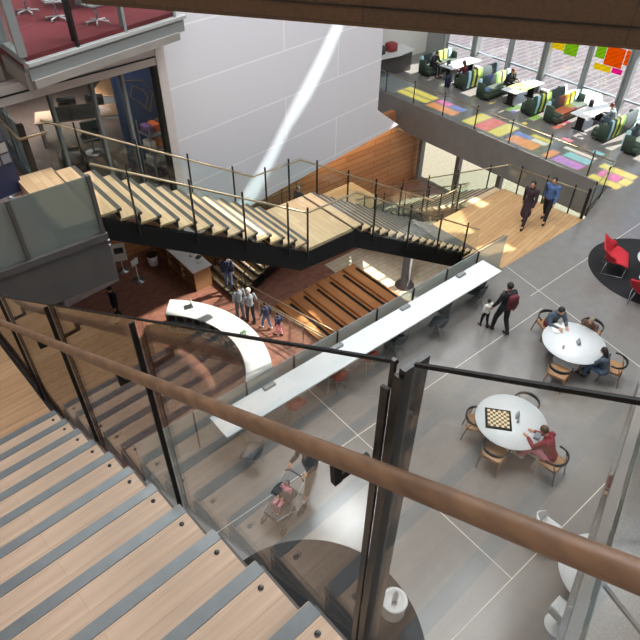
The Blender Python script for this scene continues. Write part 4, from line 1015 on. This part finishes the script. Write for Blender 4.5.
for k in range(9):
    o = MB().box((0, 0, .03), (.22, .16, .06+.02*(k % 3))).build('booklet', M[('paper', 'shellgrey', 'cwhite')[k % 3]], None, (9.45+.12*(k % 2), 19.3+.33*k, -3.9), .3*k); tag(o, 'small item laid out on top of the wooden shelf counter', 'booklet', 'things on the wooden shelf counter')
cbn = thing('cabinet', 'tall plain wood cabinet beside the lowest steps', 'cabinet', (10.6, 20.9, -5)); MB().box((0, 0, .6), (.9, 1.1, 1.2)).build('body', M['seatwood'], cbn); MB().box((-.46, 0, .62), (.02, 1.0, 1.0)).build('door', M['oak'], cbn)
ps = thing('poster_stand', 'white poster on a stand against the wood wall of the lower floor', 'poster', (7.1, 22.3, -5), R(-20)); MB().box((0, 0, 1.0), (.6, .03, .9)).build('poster', M['paper'], ps); MB().lathe([(.28, 0), (.28, .02), (.02, .03), (.02, .6)], seg=24).build('base', M['steel'], ps)
MB().box((0, -.018, 1.1), (.4, .004, .3)).build('picture', M['shellgrey'], ps)
lp = thing('floor_sign', 'round based steel stand on the brick floor left of the bin', 'stand', (7.3, 21.2, -5)); MB().lathe([(.3, 0), (.3, .02), (.03, .04), (.03, .9), (.0, .9)], seg=28).build('pole', M['steel'], lp); MB().box((0, 0, 1.0), (.4, .03, .3), .4).build('panel', M['laminate'], lp)
pt = thing('waste_bin', 'white bin with dark lining near the wooden shelf counter', 'bin', (8.4, 21.9, -5)); MB().lathe([(.2, 0), (.25, .5), (.23, .5), (.19, .05), (0, .05)], seg=28).build('bucket', M['white'], pt); MB().lathe([(0, .4), (.235, .47), (.27, .55), (.24, .55), (0, .44)], seg=18).build('liner', M['screen'], pt)
wb = thing('white_counter', 'pale counter block under the mezzanine edge on the brick floor', 'counter', (5.3, 21.9, -5), R(8)); MB().box((0, 0, .55), (2.6, .7, 1.1)).build('body', M['pinkwhite'], wb); MB().box((0, 0, 1.12), (2.7, .8, .04)).build('worktop', M['pinkwhite'], wb)

# ------------------------------------------------------------ offices and meeting room
def office_chair(label, loc, rz, g='white mesh chairs in the red meeting room'):
    t = thing('office_chair', label, 'chair', loc, rz, g)
    for k in range(5):
        a = R(72*k); l_ = MB().bar((0, 0, .1), (.3*math.cos(a), .3*math.sin(a), .07), .035, .025).build('leg', M['laminate'], t); MB().ball((.3*math.cos(a), .3*math.sin(a), .03), .03, 8).build('caster', M['grey'], l_)
    MB().tube([(0, 0, .1), (0, 0, .44)], .028, 10).build('column', M['steel'], t)
    MB().rbox((.02, 0, .47), (.48, .5, .06), .08).build('seat', M['lightgrey'], t)
    m = MB(); vs = []
    for i in range(7):
        for j in range(7):
            v = -1+j/3; z = .55+.5*i/6; vs.append((-.24-.06*(i/6)+.06*v*v, v*(.24-.04*(i/6)**3), z))
    m.add(vs, [(i*7+j, i*7+j+1, (i+1)*7+j+1, (i+1)*7+j) for i in range(6) for j in range(6)], True); o = m.build('backrest', M['lightgrey'], t); o.modifiers.new('s', 'SOLIDIFY').thickness = .02
    pts = [(-.18+.0, -.24, .55), (-.24, -.2, 1.05), (-.25, .2, 1.05), (-.18, .24, .55)]; MB().tube(pts, .016, 8).build('back_frame', M['laminate'], t)
    for s in (1, -1): MB().tube([(-.1, .26*s, .48), (-.08, .29*s, .68), (.15, .29*s, .69)], .016, 8).build('armrest', M['laminate'], t)
    return t
oc = office_chair('white mesh chair nearest the glass in the meeting room, right of the black mullion', (4.55, 12.05, 8.0), R(100))
dup(oc, (4.05, 12.75, 8.0), R(75), 'white mesh chair directly left of the black mullion'); dup(oc, (3.75, 13.55, 8.0), R(60), 'white mesh chair second from the left in the meeting room')
for c_ in bpy.data.objects:
    if c_.name.startswith('office_chair') and c_.type == 'EMPTY': c_.scale = (.72,)*3
mt = thing('meeting_table', 'white oval meeting table at the top edge of the view', 'table', (5.1, 13.6, 8.0)); MB().lathe([(0, .7), (.75, .7), (.76, .73), (0, .735)], seg=40, sx=1.2).build('tabletop', M['laminate'], mt); MB().lathe([(.35, 0), (.35, .02), (.06, .05), (.06, .7)], seg=20).build('pedestal', M['grey'], mt)
ds = thing('office_desk', 'pale wood desk in the office behind the glass', 'desk', (5.5, 17.3, 3.6), R(-20)); MB().rbox((0, 0, .73), (2.6, .9, .04), .03).build('worktop', M['oakland'], ds)
for sx in (-1.2, 1.2): MB().box((sx, 0, .36), (.05, .8, .7)).build('leg', M['grey'], ds)
MB().box((-.2, -.44, .95), (1.2, .03, .4)).build('screen_panel', M['fascia'], ds)
d2 = thing('office_desk', 'second pale desk farther inside the office', 'desk', (7.1, 18.9, 3.6), R(50)); MB().rbox((0, 0, .73), (1.9, .8, .04), .03).build('worktop', M['oakland'], d2)
for sx in (-.9, .9): MB().box((sx, 0, .36), (.05, .7, .7)).build('leg', M['grey'], d2)
for (x, y, rz_, lab) in ((5.2, 17.5, -.3, 'dark monitor on the office desk'), (5.9, 17.2, -.5, 'second dark monitor on the office desk')):
    t = thing('monitor', lab, 'monitor', (x, y, 4.352), rz_); MB().rbox((0, 0, .3), (.5, .03, .32), .01).build('screen', M['screen'], t); MB().tube([(0, .02, 0), (0, .02, .2)], .02, 8).lathe([(0, 0), (.1, 0), (.1, .01), (0, .012)], seg=16).build('stand', M['steel'], t)
person('person in a red top sitting deep inside the office', (7.6, 17.9, 3.6), R(150), pose='sit', top='orange', legs='cnavy', hair='hairblond')
dcs = thing('office_chair', 'dark office chair behind the facade glass', 'chair', (5.2, 16.2, 3.6), R(80)); MB().rbox((0, 0, .47), (.5, .5, .08), .08).build('seat', M['screen'], dcs); MB().rbox((-.25, 0, .8), (.07, .46, .5), .03).build('backrest', M['screen'], dcs); MB().tube([(0, 0, .05), (0, 0, .45)], .03, 8).lathe([(.28, 0), (.27, .03), (.04, .08)], seg=10).build('base', M['steel'], dcs)
tag(MB().rbox((0, 0, .35), (.7, .7, .7), .2).build('armchair_block', M['screen'], None, (4.3, 15.2, 3.6)), 'dark upholstered pouf near the office desk', 'pouf')
rk = thing('display_shelf', 'steel shelf crowded with folded goods behind the right facade pane', 'shelf unit', (6.25, 13.75, 3.6), R(8))
for sx in (-.55, .55):
    for sy in (-.25, .25): MB().box((sx, sy, .8), (.03, .03, 1.6)).build('upright', M['steel'], rk)
for z_ in (.1, .5, .9, 1.3): MB().box((0, 0, z_), (1.15, .55, .03)).build('shelf', M['steel'], rk)
i_ = 0
for z_ in (.115, .515, .915, 1.315):
    for q in range(5):
        c_ = random.choice(['paper', 'purple', 'cbrown', 'laminate', 'cslate', 'orange', 'cwhite']); v = Matrix.Rotation(R(8), 3, 'Z') @ Vector((-.44+.22*q, 0, 0))
        o = MB().rbox((0, 0, .1), (.17, .34, .2), .02).build('carton', M[c_], None, (6.25+v.x, 13.75+v.y, 3.6+z_+.002), R(8)); tag(o, 'small carton on the steel display shelf behind the facade glass', 'box', 'cartons on the steel display shelf')
for q in range(8):
    c_ = ['lightgrey', 'paper', 'cslate', 'grey'][q % 4]
    o = MB().rbox((0, 0, .3), (.4, .05, .6), .02).build('display_board', M[c_], None, (3.2+.6*(q % 4), 13.5+.6*(q//4), 3.6), .2*q); tag(o, 'pale display board standing on the office floor behind the facade', 'board', 'boards on the office floor')
pc = thing('wall_picture', 'abstract gold line picture on the dark blue office wall', 'picture', (6.2, 14.58, 5.45)); MB().box((0, -.02, 0), (1.2, .03, 1.3)).build('canvas', M['bluewall'], pc)
m = MB(); zz = [(-.35, .5), (.1, .42), (.3, .05), (.15, -.4), (-.1, -.1), (-.3, .1), (-.2, .35), (.05, .2), (.15, -.05), (0, -.3)]
for a_, b_ in zip(zz[:-1], zz[1:]): m.bar((a_[0], -.05, a_[1]), (b_[0], -.05, b_[1]), .02, .05, up=(0, 1, 0))
m.build('line_drawing', M['brass'], pc)
for (x, lab) in ((4.3, 'left ceiling tube lamp in the office'), (5.6, 'right ceiling tube lamp in the office')):
    tag(MB().box((0, 0, 0), (.1, 1.2, .05)).build('tube_lamp', emit('lamp_glow', 'fff2dc', 5), None, (x, 18.5, 7.17), .3), lab, 'lamp', 'tube lamps of the office')
# banner on the mezzanine
bn_ = thing('banner_stand', 'dark roll up banner with a photo collage on the mezzanine', 'banner', (1.6, 11.0, 5.7), R(12))
MB().box((0, 0, 1.0), (1.0, .02, 1.9), 0, R(-3)).build('banner', M['navy'], bn_); MB().rbox((0, 0, .04), (1.05, .12, .08), .03).build('base', M['steel'], bn_); MB().bar((.2, 0, .03), (.25, -.35, .02), .05, .02).build('foot', M['steel'], bn_)
m = MB()
for i in range(5):
    for j in range(5):
        m.cur = (i*3+j*2) % 3; m.box((-.38+.19*i, -.055+.0, .72+.2*j), (.16, .006, .17), 0, R(-3))
m.build('photo_collage', [mat('photo_a', '6a6a70', .6), mat('photo_b', '3d3f4a', .6), mat('photo_c', '8a8580', .6)], bn_)
m = MB(); 
for w_, x_, z_ in ((.14, -.36, .42), (.1, -.22, .42), (.16, -.35, .36), (.08, -.2, .36)): m.box((x_, -.045, z_), (w_, .006, .03))
m.build('lettering', M['laminate'], bn_)

# ------------------------------------------------------------ lower landing rail at the right edge
RR = thing('glass_railing', 'broad grey topped glass balustrade running down the right edge', 'railing')
ra, rb = Vector((6.6, 1.36, 6.0)), Vector((2.3, -.02, 6.0)); rd = (rb-ra).normalized(); rn = Vector((rd.y, -rd.x, 0)); 
if rn.y > 0: rn = -rn
MB().slab([ra, rb, rb+rn*.10, ra+rn*.10], (0, 0, 1), .05).build('cap_rail', M['railcap'], RR)
MB().slab([ra+rn*.1, rb+rn*.1, rb+rn*.1+Vector((0, 0, -1.1)), ra+rn*.1+Vector((0, 0, -1.1))], rn, .015).build('glass_panel', M['gl'], RR)
MB().slab([ra+rn*.16+Vector((0, 0, -.02)), rb+rn*.16+Vector((0, 0, -.02)), rb+rn*.17+Vector((0, 0, -1.1)), ra+rn*.17+Vector((0, 0, -1.1))], rn, .01).build('glass_panel', M['gl_frost'], RR)
for t_ in (.3, .72): p_ = ra.lerp(rb, t_); MB().bar(p_+rn*.18, p_+rn*.75+Vector((0, 0, -.5)), .04, .03).build('stay', M['grey'], RR)
struct('floor_side_landing', MB().prism([tuple((ra+rn*.12-rd*2)[:2]), tuple((rb+rn*.12+rd*2)[:2]), tuple((rb+rn*4+rd*2)[:2]), tuple((ra+rn*4-rd*2)[:2])], 4.6, 4.9), M['floor'])

# downlights low on the wood wall
for k, (x, z) in enumerate(((16.94, -1.66), (18.39, -1.53), (19.78, -1.41), (21.07, -1.25))):
    t = thing('downlight', ('first', 'second', 'third', 'last')[k]+' warm downlight from the left on the wood wall', 'lamp', (x, 19.98, z+.5), 0, 'downlights on the wood wall')
    MB().lathe([(.0, .0), (.07, .0), (.07, .1), (0, .1)], (0, -.09, 0), 18).build('housing', M['fascia'], t); MB().lathe([(0, 0), (.05, 0), (.05, .01), (0, .01)], (0, -.09, -.012), 16).build('lens', emit('warm_glow', 'ffd9a0', 6), t)
    l = bpy.data.objects.new('downlight_lamp', bpy.data.lights.new('downlight_lamp', 'SPOT')); COL.objects.link(l); l.data.energy = 70; l.data.color = (1, .72, .4); l.data.spot_size = R(110); l.data.shadow_soft_size = .04; l.location = (x, 19.82, z+.45)
# plaza furniture outside the lounge window
for (x, y, r_, lab) in ((40, 20, 2.2, 'white oval planter outside the lounge, farther left'), (42, 15.5, 1.6, 'white oval planter outside the middle lounge window')):
    t = thing('planter', lab, 'planter', (x, y, -5.02)); MB().lathe([(r_, 0), (r_*1.05, .5), (r_, .8), (r_*.9, .8), (r_*.85, .6), (0, .6)], seg=40, sy=.6).build('bowl', M['laminate'], t)
t = thing('plaza_railing', 'thin dark railing on the plaza outside the right lounge window', 'railing', (44, 13, -5.02))
for k in range(12): MB().bar((0, k*.5-3, 0), (0, k*.5-3, 1.1), .04, .04).build('post', M['fascia'], t)
MB().bar((0, -3, 1.1), (0, 2.5, 1.1), .05, .05).build('rail_tube', M['fascia'], t)
